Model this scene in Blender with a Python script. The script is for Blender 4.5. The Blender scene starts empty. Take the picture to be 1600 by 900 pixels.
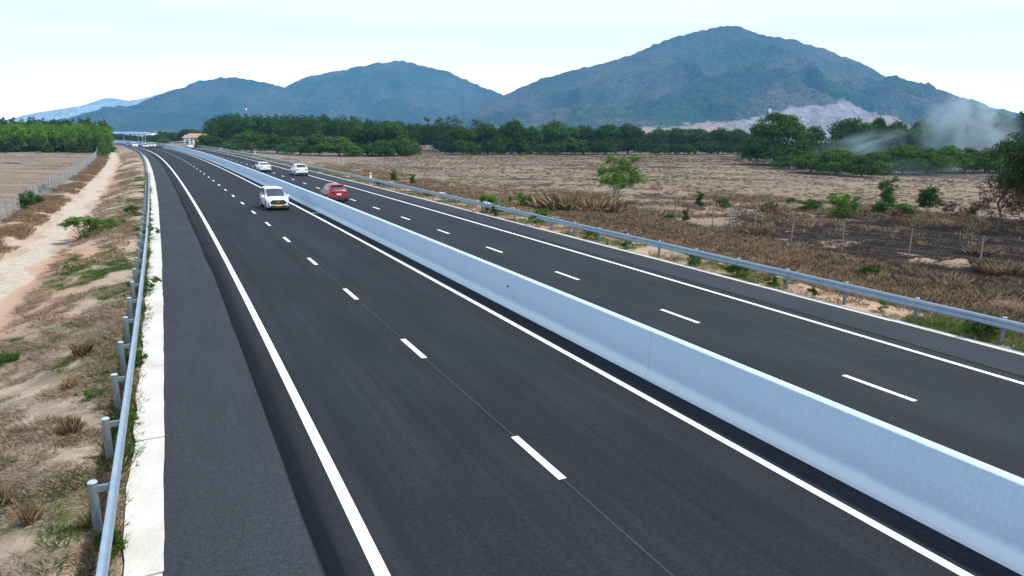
import bpy, bmesh, math, random
import numpy as np
from mathutils import Matrix, Vector
random.seed(7); RNG = np.random.default_rng(7)
S = bpy.context.scene
COL = S.collection
R = math.radians

# ------------------------------------------------------------------ camera
HC = 6.138
PITCH, ROLL = 0.21838, 0.01283
cam = bpy.data.cameras.new('camera'); cam.sensor_width = 36.0
cam.lens = 36.0*1080.2/1600; cam.clip_start = 0.3; cam.clip_end = 60000
camo = bpy.data.objects.new('camera', cam); COL.objects.link(camo)
camo.matrix_world = Matrix.Translation((0, 0, HC)) @ Matrix.Rotation(math.pi/2-PITCH, 4, 'X') @ Matrix.Rotation(ROLL, 4, 'Z')
S.camera = camo
S.render.resolution_x, S.render.resolution_y = 1024, 576

# ------------------------------------------------------------------ light
SUN_EL = R(57.5)
SUN_AZ = R(98)             # clockwise from +Y: to the right, a little behind the camera
SUNV = Vector((math.sin(SUN_AZ)*math.cos(SUN_EL), math.cos(SUN_AZ)*math.cos(SUN_EL), math.sin(SUN_EL)))
W = bpy.data.worlds.new('World'); S.world = W; W.use_nodes = True
wn, wl = W.node_tree.nodes, W.node_tree.links
bg = wn['Background']
sky = wn.new('ShaderNodeTexSky'); sky.sky_type = 'NISHITA'; sky.sun_disc = False
sky.sun_elevation = SUN_EL; sky.sun_rotation = SUN_AZ
sky.air_density = 1.0; sky.dust_density = 1.6; sky.ozone_density = 3.0; sky.altitude = 0
# thin bright cirrus mixed into the sky by view direction
tc = wn.new('ShaderNodeTexCoord'); mp = wn.new('ShaderNodeMapping'); mp.inputs['Scale'].default_value = (1.2, 1.2, 7)
nz = wn.new('ShaderNodeTexNoise'); nz.inputs['Scale'].default_value = 1.6; nz.inputs['Detail'].default_value = 6; nz.inputs['Roughness'].default_value = .55
rp = wn.new('ShaderNodeValToRGB'); rp.color_ramp.elements[0].position = .42; rp.color_ramp.elements[1].position = .68
mx = wn.new('ShaderNodeMixRGB'); mx.inputs['Color2'].default_value = (13, 13.4, 13.8, 1)
ml = wn.new('ShaderNodeMath'); ml.operation = 'MULTIPLY'; ml.inputs[1].default_value = .55
wl.new(tc.outputs['Generated'], mp.inputs[0]); wl.new(mp.outputs[0], nz.inputs['Vector']); wl.new(nz.outputs['Fac'], rp.inputs[0])
wl.new(rp.outputs[0], ml.inputs[0]); wl.new(ml.outputs[0], mx.inputs['Fac']); wl.new(sky.outputs[0], mx.inputs['Color1'])
# bright milky band of haze low over the horizon
sx = wn.new('ShaderNodeSeparateXYZ'); wl.new(tc.outputs['Generated'], sx.inputs[0])
mr = wn.new('ShaderNodeValToRGB'); el = mr.color_ramp.elements
el[0].position = 0; el[0].color = (1, 1, 1, 1); el[1].position = .45; el[1].color = (0, 0, 0, 1)
e_ = el.new(.22); e_.color = (.86, .86, .86, 1)
wl.new(sx.outputs[2], mr.inputs[0])
hb = wn.new('ShaderNodeValToRGB'); hb.color_ramp.elements[0].color = (1, 1, 1, 1); hb.color_ramp.elements[1].position = .13; hb.color_ramp.elements[1].color = (.398, .403, .405, 1); wl.new(sx.outputs[2], hb.inputs[0])
hs = wn.new('ShaderNodeVectorMath'); hs.operation = 'SCALE'; hs.inputs['Scale'].default_value = 38; wl.new(hb.outputs[0], hs.inputs[0])
hzm = wn.new('ShaderNodeMixRGB'); wl.new(mr.outputs[0], hzm.inputs['Fac']); wl.new(hs.outputs[0], hzm.inputs['Color2'])
tint = wn.new('ShaderNodeMixRGB'); tint.blend_type = 'MULTIPLY'; tint.inputs['Fac'].default_value = 1; tint.inputs['Color2'].default_value = (1.2, 1.42, 1.62, 1)
wl.new(mx.outputs[0], tint.inputs['Color1']); wl.new(tint.outputs[0], hzm.inputs['Color1']); wl.new(hzm.outputs[0], bg.inputs['Color'])
bg.inputs['Strength'].default_value = 0.10
sun = bpy.data.lights.new('sun', 'SUN'); sun.energy = 5.0; sun.angle = R(4); sun.color = (1, .965, .92)
suno = bpy.data.objects.new('sun', sun); COL.objects.link(suno)
suno.rotation_euler = SUNV.to_track_quat('Z', 'Y').to_euler()
S.view_settings.view_transform = 'Standard'; S.view_settings.look = 'None'
S.view_settings.gamma = 1; S.view_settings.exposure = 0.1; S.view_settings.use_curve_mapping = False
S.render.engine = 'CYCLES'

# ------------------------------------------------------------------ road alignment (measured)
PS = np.arange(-60, 900, 0.5)
def _align():
    sc = np.clip(PS, -60, 520); k = -.00049+.0006*sc/100-.0003*(sc/100)**2
    k = np.where(PS < -15, -.0005, k)
    h = np.concatenate([[0], np.cumsum((k[1:]+k[:-1])/4)]); h += -0.45142-np.interp(0, PS, h)
    X = np.concatenate([[0], np.cumsum((np.sin(h[1:])+np.sin(h[:-1]))/4)]); X += 6.63528-np.interp(0, PS, X)
    Y = np.concatenate([[0], np.cumsum((np.cos(h[1:])+np.cos(h[:-1]))/4)]); Y -= np.interp(0, PS, Y)
    return h, X, Y
PH, PX, PY = _align()
def road(s, o):
    """station s along the road, offset o to the right of the first lane line -> x, y"""
    s = np.asarray(s, float); h = np.interp(s, PS, PH)
    return np.interp(s, PS, PX)+o*np.cos(h), np.interp(s, PS, PY)-o*np.sin(h)
def heading(s): return float(np.interp(s, PS, PH))
def station(x, y):
    """inverse of road() for arrays"""
    x = np.atleast_1d(x); y = np.atleast_1d(y); so = np.empty(len(x)); oo = np.empty(len(x))
    px, py, ps, ph = PX[::4], PY[::4], PS[::4], PH[::4]
    for a in range(0, len(x), 4000):
        d = (x[a:a+4000, None]-px)**2+(y[a:a+4000, None]-py)**2; i = d.argmin(1)
        dx = x[a:a+4000]-px[i]; dy = y[a:a+4000]-py[i]
        so[a:a+4000] = ps[i]+dx*np.sin(ph[i])+dy*np.cos(ph[i]); oo[a:a+4000] = dx*np.cos(ph[i])-dy*np.sin(ph[i])
    return so, oo
ROLLC, ROLLS = math.cos(ROLL), math.sin(ROLL)
def measured(px, py, z=None, y=None):
    """world point of a measurement taken on the 1600x900 photograph, at height z or at forward distance y"""
    a, b = px-800, py-450
    x = (a*ROLLC+b*ROLLS)/1080.2; u = -(-a*ROLLS+b*ROLLC)/1080.2
    c, s = math.cos(PITCH), math.sin(PITCH)
    d = (x, c+u*s, -s+u*c)
    t = (z-HC)/d[2] if y is None else y/d[1]
    return Vector((d[0]*t, d[1]*t, HC+d[2]*t))

# ------------------------------------------------------------------ noise
_P = RNG.random((257, 257))
def vnoise(x, y):
    xi = np.floor(x).astype(int); yi = np.floor(y).astype(int); fx = x-xi; fy = y-yi
    fx = fx*fx*(3-2*fx); fy = fy*fy*(3-2*fy); xi &= 255; yi &= 255
    x1 = (xi+1) & 255; y1 = (yi+1) & 255
    return (_P[yi, xi]*(1-fx)+_P[yi, x1]*fx)*(1-fy)+(_P[y1, xi]*(1-fx)+_P[y1, x1]*fx)*fy
def fbm(x, y, o=4, r=.5):
    x = np.asarray(x, float); y = np.asarray(y, float); a = 0; w = 1; t = 0
    for i in range(o):
        a = a+w*vnoise(x*2**i+17.3*i, y*2**i+5.1*i); t += w; w *= r
    return a/t
def smooth(a, b, x):
    t = np.clip((np.asarray(x, float)-a)/(b-a), 0, 1); return t*t*(3-2*t)
def band(x, a, b, w): return smooth(a-w, a+w, x)*(1-smooth(b-w, b+w, x))

# ------------------------------------------------------------------ mesh helpers
def tag(o, label=None, cat=None, group=None, kind=None):
    if label: o['label'] = label
    if cat: o['category'] = cat
    if group: o['group'] = group
    if kind: o['kind'] = kind
    return o
def mesh(name, V, F, mat, parent=None, smooth_=False, uv=None, cols=None, mats=None):
    me = bpy.data.meshes.new(name)
    if isinstance(F, np.ndarray):
        V = np.asarray(V, np.float32); n, k = F.shape
        me.vertices.add(len(V)); me.vertices.foreach_set('co', V.ravel())
        me.loops.add(n*k); me.loops.foreach_set('vertex_index', F.ravel().astype(np.int32))
        me.polygons.add(n); me.polygons.foreach_set('loop_start', np.arange(0, n*k, k, dtype=np.int32))
        me.polygons.foreach_set('loop_total', np.full(n, k, np.int32)); me.update(calc_edges=True); me.validate()
    else:
        me.from_pydata([tuple(v) for v in V], [], F); me.update()
    if isinstance(mat, (list, tuple)):
        for m in mat: me.materials.append(m)
    elif mat: me.materials.append(mat)
    if mats is not None: me.polygons.foreach_set('material_index', np.asarray(mats, np.int32))
    if smooth_: me.polygons.foreach_set('use_smooth', np.ones(len(me.polygons), bool))
    if uv is not None:
        l = me.uv_layers.new(name='UVMap'); vi = np.empty(len(me.loops), np.int32); me.loops.foreach_get('vertex_index', vi)
        l.data.foreach_set('uv', np.asarray(uv, np.float32)[vi].ravel())
    for cn, c in (cols or {}).items():
        a = me.color_attributes.new(cn, 'FLOAT_COLOR', 'POINT'); a.data.foreach_set('color', np.asarray(c, np.float32).ravel())
    o = bpy.data.objects.new(name, me); COL.objects.link(o)
    if parent: o.parent = parent
    return o
def empty(name, loc=(0, 0, 0), rz=0):
    o = bpy.data.objects.new(name, None); COL.objects.link(o); o.location = loc; o.rotation_euler = (0, 0, rz); o.empty_display_size = .3
    return o
class MB:
    def __init__(s): s.v = []; s.f = []
    def add(s, V, F):
        n = len(s.v); s.v += [tuple(v) for v in V]; s.f += [tuple(i+n for i in f) for f in F]; return s
    def box(s, c, d, rz=0, taper=1):
        x, y, z = [k/2 for k in d]; V = []
        for sz, t in ((-1, 1), (1, taper)):
            for sx, sy in ((-1, -1), (1, -1), (1, 1), (-1, 1)):
                a, b = sx*x*t, sy*y*t
                V.append((c[0]+a*math.cos(rz)-b*math.sin(rz), c[1]+a*math.sin(rz)+b*math.cos(rz), c[2]+sz*z))
        return s.add(V, [(3, 2, 1, 0), (4, 5, 6, 7), (0, 1, 5, 4), (1, 2, 6, 5), (2, 3, 7, 6), (3, 0, 4, 7)])
    def tube(s, pts, rads, n=8, cap=True):
        pts = [Vector(p) for p in pts]; V = []; F = []
        if not hasattr(rads, '__len__'): rads = [rads]*len(pts)
        for i, p in enumerate(pts):
            d = (pts[min(i+1, len(pts)-1)]-pts[max(i-1, 0)]).normalized()
            a = d.orthogonal().normalized() if abs(d.z) > .95 else d.cross(Vector((0, 0, 1))).normalized()
            b = d.cross(a)
            for k in range(n):
                t = 2*math.pi*k/n; V.append(p+(a*math.cos(t)+b*math.sin(t))*rads[i])
        for i in range(len(pts)-1):
            for k in range(n): F.append((i*n+k, i*n+(k+1) % n, (i+1)*n+(k+1) % n, (i+1)*n+k))
        if cap: F += [tuple(range(n))[::-1], tuple(range((len(pts)-1)*n, len(pts)*n))]
        return s.add(V, F)
    def prism(s, poly, axis, a, b):
        """extrude the 2D polygon along an axis ('x','y','z') from a to b"""
        n = len(poly); V = []
        for t in (a, b):
            for u, v in poly: V.append({'x': (t, u, v), 'y': (u, t, v), 'z': (u, v, t)}[axis])
        return s.add(V, [tuple(range(n))[::-1], tuple(range(n, 2*n))]+[(i, (i+1) % n, n+(i+1) % n, n+i) for i in range(n)])
    def build(s, name, mat, parent=None, sm=False): return mesh(name, s.v, s.f, mat, parent, sm)
def sweep(name, prof, S0, S1, ds, mat, parent=None, closed=True, sm=False, dense=None):
    """extrude profile [(offset, z)] along the road"""
    ss = np.arange(S0, S1+1e-6, ds); n = len(prof); V = []; UV = []
    for o, z in prof:
        x, y = road(ss, o); V.append(np.stack([x, y, np.full_like(x, z)], 1)); UV.append(np.stack([np.full_like(ss, o), ss], 1))
    V = np.stack(V, 1).reshape(-1, 3); UV = np.stack(UV, 1).reshape(-1, 2)
    i = np.arange(len(ss)-1)[:, None]*n; k = np.arange(n if closed else n-1)[None]; k2 = (k+1) % n
    F = np.stack([i+k, i+k2, i+n+k2, i+n+k], -1).reshape(-1, 4)
    return mesh(name, V, F[:, ::-1], mat, parent, sm, uv=UV)

# ------------------------------------------------------------------ materials
def mat(name, col=(.5, .5, .5), rough=.8, metal=0, spec=None, coat=0):
    m = bpy.data.materials.new(name); m.use_nodes = True; b = m.node_tree.nodes['Principled BSDF']
    b.inputs['Base Color'].default_value = (*col, 1); b.inputs['Roughness'].default_value = rough; b.inputs['Metallic'].default_value = metal
    if spec is not None: b.inputs['Specular IOR Level'].default_value = spec
    if coat: b.inputs['Coat Weight'].default_value = coat
    return m
class NT:
    """small helper for node trees"""
    def __init__(s, m): s.m = m; s.n = m.node_tree.nodes; s.l = m.node_tree.links; s.b = s.n['Principled BSDF']
    def node(s, t, **kw):
        n = s.n.new(t)
        for k, v in kw.items(): setattr(n, k, v)
        return n
    def coord(s, out='Object', scale=(1, 1, 1)):
        c = s.node('ShaderNodeTexCoord'); mpp = s.node('ShaderNodeMapping'); mpp.inputs['Scale'].default_value = scale
        s.l.new(c.outputs[out], mpp.inputs[0]); return mpp.outputs[0]
    def noise(s, vec, scale, detail=4, rough=.55):
        n = s.node('ShaderNodeTexNoise'); n.inputs['Scale'].default_value = scale; n.inputs['Detail'].default_value = detail; n.inputs['Roughness'].default_value = rough
        s.l.new(vec, n.inputs['Vector']); return n.outputs['Fac']
    def ramp(s, fac, stops):
        r = s.node('ShaderNodeValToRGB'); e = r.color_ramp.elements
        while len(e) < len(stops): e.new(.5)
        for i, (p, c) in enumerate(stops):
            e[i].position = p; e[i].color = (*c, 1) if hasattr(c, '__len__') else (c, c, c, 1)
        s.l.new(fac, r.inputs[0]); return r.outputs[0]
    def mix(s, fac, a, b, mode='MIX'):
        m = s.node('ShaderNodeMixRGB', blend_type=mode)
        for k, v in (('Fac', fac), ('Color1', a), ('Color2', b)):
            if isinstance(v, bpy.types.NodeSocket): s.l.new(v, m.inputs[k])
            else: m.inputs[k].default_value = v if k == 'Fac' else (*v, 1)
        return m.outputs[0]
    def math(s, op, a, b=0, c=None):
        m = s.node('ShaderNodeMath', operation=op)
        for i, v in enumerate((a, b) if c is None else (a, b, c)):
            if isinstance(v, bpy.types.NodeSocket): s.l.new(v, m.inputs[i])
            else: m.inputs[i].default_value = v
        return m.outputs[0]
    def attr(s, name):
        a = s.node('ShaderNodeAttribute', attribute_name=name); sp = s.node('ShaderNodeSeparateColor'); s.l.new(a.outputs['Color'], sp.inputs[0])
        return sp.outputs
    def bump(s, h, strength=.5, dist=.05):
        b = s.node('ShaderNodeBump'); b.inputs['Strength'].default_value = strength; b.inputs['Distance'].default_value = dist
        s.l.new(h, b.inputs['Height']); s.l.new(b.outputs[0], s.b.inputs['Normal'])
    def col(s, c): s.l.new(c, s.b.inputs['Base Color'])

def asphalt(name, c0, c1, fine=(0.7, 1.5), streak=1.0):
    m = mat(name, c0, .9, spec=.18); t = NT(m)
    uv = t.coord('UV'); st = t.coord('UV', (1.0, .02, 1)); st2 = t.coord('UV', (.35, .03, 1))
    a = t.noise(st, 1.8, 5, .6); b = t.noise(uv, .35, 4, .6); d = t.noise(st2, .9, 4, .6)
    f = t.math('ADD', t.math('MULTIPLY', a, .5*streak), t.math('MULTIPLY', b, .5)); f = t.math('ADD', f, t.math('MULTIPLY', d, .3*streak)); f = t.math('ADD', f, t.math('MULTIPLY', t.math('SUBTRACT', t.noise(t.coord('UV', (2.6, .012, 1)), 1.5, 4, .6), .5), .6*streak))
    base = t.mix(t.ramp(f, [(.48, 0), (.80, 1)]), c0, c1)
    g = t.noise(uv, 38, 3, .8); gr = t.ramp(g, [(.36, fine[0]), (.5, 1), (.68, fine[1])])
    base = t.mix(1, base, gr, 'MULTIPLY')
    g2 = t.noise(uv, 11, 4, .75); base = t.mix(1, base, t.ramp(g2, [(.32, .70), (.68, 1.32)]), 'MULTIPLY')
    g3 = t.noise(t.coord('UV', (1, .25, 1)), .55, 5, .65); base = t.mix(1, base, t.ramp(g3, [(.34, .82), (.66, 1.18)]), 'MULTIPLY')
    xs = t.node('ShaderNodeSeparateXYZ'); t.l.new(uv, xs.inputs[0]); xo = t.math('ADD', xs.outputs[0], t.math('MULTIPLY', t.math('SUBTRACT', t.noise(t.coord('UV', (1, .3, 1)), 2, 4, .6), .5), .22))
    tack = t.math('MULTIPLY', t.math('GREATER_THAN', xs.outputs[0], -4.32), t.ramp(t.math('ADD', xo, 5), [(.72, .75), (.98, 0)]))   # bitumen tack coat spilled beside the paving joint
    base = t.mix(tack, base, (.004, .0045, .006))
    t.col(base); t.bump(g, .35, .01); t.l.new(t.ramp(b, [(.3, .82), (.7, .95)]), t.b.inputs['Roughness'])
    return m
M = {}
M['asphalt'] = asphalt('asphalt_new', (.0130, .0150, .0180), (.0225, .0250, .0290))
M['shoulder'] = asphalt('asphalt_shoulder', (.029, .033, .038), (.046, .051, .057), (.5, 2.0), .5)
M['bitumen'] = asphalt('bitumen_seam', (.0025, .003, .004), (.005, .006, .008))
def paint():
    m = mat('road_paint', (.78, .79, .78), .6); t = NT(m); uv = t.coord('UV')
    t.col(t.ramp(t.noise(uv, 6, 5, .7), [(.22, (.42, .42, .42)), (.36, (.72, .72, .71)), (.6, (.84, .84, .83))])); return m
M['paint'] = paint()
def concrete(name, a, b, sc=1.2, dirt=(.45, .42, .36), damt=.35, coord='Object'):
    m = mat(name, a, .85); t = NT(m); v = t.coord(coord)
    c = t.mix(t.ramp(t.noise(v, sc, 5, .6), [(.35, 0), (.7, 1)]), a, b)
    d = t.ramp(t.noise(v, sc*.35, 6, .7), [(.52, 0), (.75, damt)]); c = t.mix(d, c, dirt)
    f = t.noise(v, 22, 3, .6); c = t.mix(1, c, t.ramp(f, [(.3, .9), (.7, 1.08)]), 'MULTIPLY')
    t.col(c); t.bump(f, .2, .01); return m
M['strip'] = concrete('kerb_concrete', (.575, .55, .48), (.48, .455, .39), 1.0, (.36, .29, .21), .6)
M['barrier'] = concrete('barrier_concrete', (.43, .57, .70), (.46, .60, .73), .6, (.39, .52, .65), .3)
def toe_skylight(m):
    # skylight on the sloping toe painted in paler, faint drip streaks on the face
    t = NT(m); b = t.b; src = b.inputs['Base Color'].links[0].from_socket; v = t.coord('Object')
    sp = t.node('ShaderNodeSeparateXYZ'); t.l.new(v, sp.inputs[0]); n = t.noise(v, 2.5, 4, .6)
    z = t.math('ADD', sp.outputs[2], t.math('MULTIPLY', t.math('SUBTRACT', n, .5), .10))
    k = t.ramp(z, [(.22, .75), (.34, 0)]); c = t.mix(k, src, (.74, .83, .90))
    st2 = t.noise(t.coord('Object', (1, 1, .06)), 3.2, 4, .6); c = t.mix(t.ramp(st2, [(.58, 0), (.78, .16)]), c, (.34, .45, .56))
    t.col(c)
toe_skylight(M['barrier'])
M['drain'] = concrete('drain_concrete', (.50, .47, .42), (.38, .34, .29), 1.1, (.26, .20, .14), .95)
def galv(name, a, b):
    m = mat(name, a, .45, .35); t = NT(m); v = t.coord('Object'); t.col(t.mix(t.ramp(t.noise(v, 3, 4), [(.3, 0), (.7, 1)]), a, b)); return m
M['galv'] = galv('galvanised_steel', (.24, .32, .385), (.32, .41, .48))
M['galv_post'] = galv('galvanised_post', (.12, .155, .18), (.19, .235, .26))
M['cap'] = mat('post_cap', (.34, .40, .43), .7)
M['post'] = concrete('concrete_post', (.16, .16, .155), (.22, .215, .20), 3, (.3, .28, .25))
M['wire'] = mat('fence_wire', (.33, .36, .38), .5, .3)
M['yellow'] = mat('yellow_reflector', (.75, .5, .06), .5)
M['dark'] = mat('dark_mark', (.06, .07, .08), .6)
M['white'] = mat('white_paint', (.8, .8, .8), .5)
M['green'] = mat('sign_green', (.01, .17, .09), .5)
M['pale_green'] = mat('sign_text', (.55, .75, .68), .5)

# ground ------------------------------------------------------------
def ground_mat():
    m = mat('ground_soil', (.3, .22, .16), .95, spec=.1); t = NT(m); v = t.coord('Object')
    A = t.attr('mask'); B = t.attr('mask2')
    big = t.noise(v, .035, 5, .6); mid = t.noise(v, .22, 6, .65); fine = t.noise(v, 2.6, 6, .7); ff = t.noise(v, 12, 4, .7)
    rows = t.noise(t.coord('Object', (.12, .5, .5)), .55, 5, .65)
    # stubble field
    field = t.mix(t.ramp(big, [(.35, 0), (.65, 1)]), (.275, .203, .147), (.212, .160, .115))
    field = t.mix(t.ramp(rows, [(.46, 0), (.58, .75)]), field, (.15, .115, .08))
    field = t.mix(t.ramp(mid, [(.50, 0), (.66, .6)]), field, (.16, .14, .085))
    field = t.mix(t.ramp(fine, [(.48, 0), (.66, .8)]), field, (.17, .13, .09))
    field = t.mix(t.ramp(fine, [(.25, .5), (.42, 0)]), field, (.38, .28, .21))
    # sandy verge
    sand = t.mix(t.ramp(mid, [(.35, 0), (.65, 1)]), (.45, .345, .25), (.34, .26, .19))
    sand = t.mix(t.ramp(fine, [(.45, 0), (.75, .6)]), sand, (.36, .25, .18))
    sand = t.mix(t.ramp(ff, [(.55, 0), (.75, .5)]), sand, (.30, .23, .17))
    c = t.mix(B[1], sand, field)
    red = t.mix(B[2], c, (.42, .22, .13))
    gn = t.math('MULTIPLY', A[0], t.ramp(t.noise(v, .9, 6, .7), [(.38, .0), (.55, 1)]))
    c = t.mix(gn, red, t.mix(fine, (.17, .14, .105), (.31, .25, .18)))
    gg = t.math('MULTIPLY', A[1], t.ramp(t.noise(v, 1.3, 6, .7), [(.40, .0), (.52, 1)]))
    c = t.mix(gg, c, (.075, .095, .028))
    bb = t.math('MULTIPLY', A[2], t.ramp(t.noise(v, .5, 6, .7), [(.20, .0), (.34, 1)]))
    c = t.mix(bb, c, t.mix(t.ramp(fine, [(.4, 0), (.7, 1)]), (.014, .012, .012), (.060, .048, .040)))
    dr = t.ramp(t.math('ADD', B[0], t.math('MULTIPLY', t.math('SUBTRACT', mid, .5), .9)), [(.4, 0), (.6, 1)])
    c = t.mix(dr, c, t.mix(t.ramp(fine, [(.4, 0), (.7, 1)]), (.50, .42, .33), (.34, .27, .20)))
    t.col(c); t.bump(t.math('ADD', fine, t.math('MULTIPLY', ff, .5)), .6, .12); return m
M['ground'] = ground_mat()

def gz(s, o):
    """ground height in road coordinates"""
    n = fbm(s*.35, o*.35, 4); n2 = fbm(s*1.3+9, o*1.3, 3)
    pts_o = [-60, -24, -18.2, -17.0, -15.3, -14.4, -12.1, -10.8, -8.6, -7.6, -6.8, 16.4, 17.6, 18.8, 21.5, 24, 30, 34, 60, 90]
    pts_z = [-1.2, -1.2, -1.15, -.85, -.75, -1.13, -1.16, -.75, -.16, -.10, -.13, -.13, -.09, -.16, -.62, -.95, -1.0, -1.2, -1.2, -1.2]
    z = np.interp(o, pts_o, pts_z)
    w = smooth(7.3, 8.6, np.abs(o+0.0)*(o < 0)+0.0)+smooth(17.3, 19, o)
    return z+w*((n-.5)*.42+(n2-.5)*.10)*np.where(o > 40, .5, 1)*np.where((o < -12) & (o > -14.5), .4, 1)
def masks(s, o):
    n = fbm(s*.13+3, o*.33+1, 4); n2 = fbm(s*.3+40, o*.5+11, 4)
    left = o < 0
    dead = np.where(left, band(o, -11.8, -7.2, .5)*smooth(.38, .5, n), band(o, 19, 33, 1.2)*.95)
    dead = np.maximum(dead, band(o, -17.6, -15.0, .4)*.7)
    green = np.where(left, band(o, -11.2, -7.6, .4)*smooth(.52, .60, n2), band(o, 17.2, 22, .6)*smooth(.56, .64, n2)*.8)
    green = np.maximum(green, band(o, -7.6, -7.1, .15)*smooth(.4, .5, n2)*.9)
    burnt = band(o, 31.0, 64, 1.5)*(1-smooth(44, 53, s+(n-.5)*16))*(1-smooth(0, 14, o-60+(n-.5)*14-(30-s)*.9))
    burnt = np.maximum(burnt, band(o, 24.5, 33, 1.5)*(1-smooth(48, 62, s+(n-.5)*20))*smooth(.47, .58, n2)*.9)
    ditch = band(o+(n2-.5)*2.4, -14.3, -12.5, .5)*(.72+.5*(n-.3))
    ditch = np.maximum(ditch, .95*band(o, 19.2, 20.3, .3)*band(s, 45, 92, 4))
    field = np.where(left, 1-smooth(-17.8, -16.6, o), smooth(20.5, 24, o+(n-.5)*5))
    red = np.where(left, .6*band(o, -12.6, -9.8, .7)*smooth(.45, .6, fbm(s*.07, o*.2+7, 3)), .35*band(o, 17, 19, .4))
    one = np.ones_like(o)
    return np.stack([dead, green, burnt, one], -1), np.stack([ditch, field, red, one], -1)
def build_ground():
    ss = np.concatenate([np.arange(-30, 90, .45), np.arange(90, 200, 1.2), np.arange(200, 520, 4)])
    oo = np.concatenate([[-42], np.arange(-40, -20, 2), np.arange(-20, -6.6, .3), [-6.5, 0, 8, 16.2], np.arange(16.5, 36, .4), np.arange(36, 84, 1.6), [86]])
    Sg, Og = np.meshgrid(ss, oo, indexing='ij')
    z = gz(Sg, Og); z = np.where((Og > -6.6) & (Og < 16.4), -.3, z)
    z[:, 0] = -1.5; z[:, -1] = -1.5; z[-1] = np.minimum(z[-1], -1.5)
    x, y = road(Sg.ravel(), Og.ravel())
    V = np.stack([x, y, z.ravel()], 1); m1, m2 = masks(Sg.ravel(), Og.ravel())
    n = len(oo); i = np.arange(len(ss)-1)[:, None]*n; k = np.arange(n-1)[None]
    F = np.stack([i+k, i+n+k, i+n+k+1, i+k+1], -1).reshape(-1, 4)[:, ::-1]
    tag(mesh('roadside_ground', V, F, M['ground'], smooth_=True, cols={'mask': m1, 'mask2': m2}), kind='structure')
    # the wide plain out to the horizon
    c = np.array([-40000, -12000, -4000, -1500, -700, -350, -150, 0, 150, 350, 700, 1500, 4000, 12000, 40000], float)
    Xg, Yg = np.meshgrid(c, c+0, indexing='ij'); n = len(c)
    V = np.stack([Xg.ravel(), Yg.ravel(), np.full(n*n, -1.26)], 1); i = np.arange(n-1)[:, None]*n; k = np.arange(n-1)[None]
    F = np.stack([i+k, i+n+k, i+n+k+1, i+k+1], -1).reshape(-1, 4)
    z4 = np.zeros((n*n, 4)); z4[:, 3] = 1; f4 = z4.copy(); f4[:, 1] = 1
    tag(mesh('ground', V, F, M['ground'], cols={'mask': z4, 'mask2': f4}), kind='structure')
build_ground()

# ------------------------------------------------------------------ road
S0, S1 = -12, 560
st = lambda o: tag(o, kind='structure')
def wob(o, s):  # ragged edge
    return o
st(sweep('road', [(-6.56, -.055), (-4.5, -.05), (-4.42, -.05), (-4.30, 0), (14.02, 0), (14.09, -.03), (16.14, -.04), (16.14, -.35), (-6.56, -.35)], S0, S1, 1.0, M['asphalt']))
st(sweep('road_shoulder', [(-6.56, -.050), (-4.52, -.045)], S0, S1, 1.0, M['shoulder'], closed=False))
st(sweep('road_shoulder', [(14.13, -.026), (16.13, -.036)], S0, S1, 1.0, M['shoulder'], closed=False))
def seam(name, a, b, za, zb, f):
    """dark bitumen seam with a wandering edge"""
    ss = np.arange(S0, S1, .5); w = (fbm(ss*.25, ss*0+f, 4)-.5)*.22
    xa, ya = road(ss, a+w*.5); xb, yb = road(ss, b+w)
    V = np.concatenate([np.stack([xa, ya, np.full_like(xa, za)], 1), np.stack([xb, yb, np.full_like(xa, zb)], 1)])
    n = len(ss); i = np.arange(n-1); F = np.stack([i, i+n, i+n+1, i+1], -1)
    UV = np.concatenate([np.stack([np.full(n, a), ss], 1), np.stack([np.full(n, b), ss], 1)])
    st(mesh(name, V, F[:, ::-1], M['bitumen'], uv=UV))
def groove(name, o0, prof, f, drift=None):
    ss = np.arange(S0, S1, .5); w = (fbm(ss*.2, ss*0+f, 4)-.5)*.12; n = len(ss); V = []; UV = []
    dr = np.interp(ss, [0, 30, 60, 150], [0, -.08, -.28, -.34]) if drift else 0
    for o, z in prof:
        x, y = road(ss, o0+o+w+dr); V.append(np.stack([x, y, np.full_like(x, z)], 1)); UV.append(np.stack([np.full(n, o0+o), ss], 1))
    k = len(prof); i = np.arange(n-1)[:, None]; j = np.arange(k-1)[None]
    F = np.stack([j*n+i, j*n+i+1, (j+1)*n+i+1, (j+1)*n+i], -1).reshape(-1, 4)
    st(mesh(name, np.concatenate(V), F[:, ::-1], M['bitumen'], uv=np.concatenate(UV)))
groove('road_seam', -4.42, [(-.03, -.040), (.0, -.036), (.02, -.015), (.14, .0045), (.21, .0045)], 3.3, True)
groove('road_seam', 14.05, [(-.05, .004), (.0, .004), (.06, -.018), (.10, -.020)], 8.3)
st(sweep('edge_line', [(-3.85, .004), (-3.65, .004)], S0, S1, 1.0, M['paint'], closed=False))
st(sweep('edge_line', [(3.78, .004), (3.96, .004)], S0, S1, 1.0, M['paint'], closed=False))
st(sweep('edge_line', [(5.62, .004), (5.80, .004)], S0, S1, 1.0, M['paint'], closed=False))
st(sweep('edge_line', [(13.35, .004), (13.53, .004)], S0, S1, 1.0, M['paint'], closed=False))
def dashes(o, s0):
    V = []; F = []; UV = []
    for n in range(-3, 70):
        c = s0+7.67*n
        for ss in (c-1, c+1):
            for oo in (o-.08, o+.08):
                x, y = road(ss, oo); V.append((float(x), float(y), .004)); UV.append((oo, ss))
        b = len(V)-4; F.append((b, b+1, b+3, b+2))
    st(mesh('lane_line', V, F, M['paint'], uv=UV))
dashes(0, 13.9); dashes(9.67, 13.70)
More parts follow.
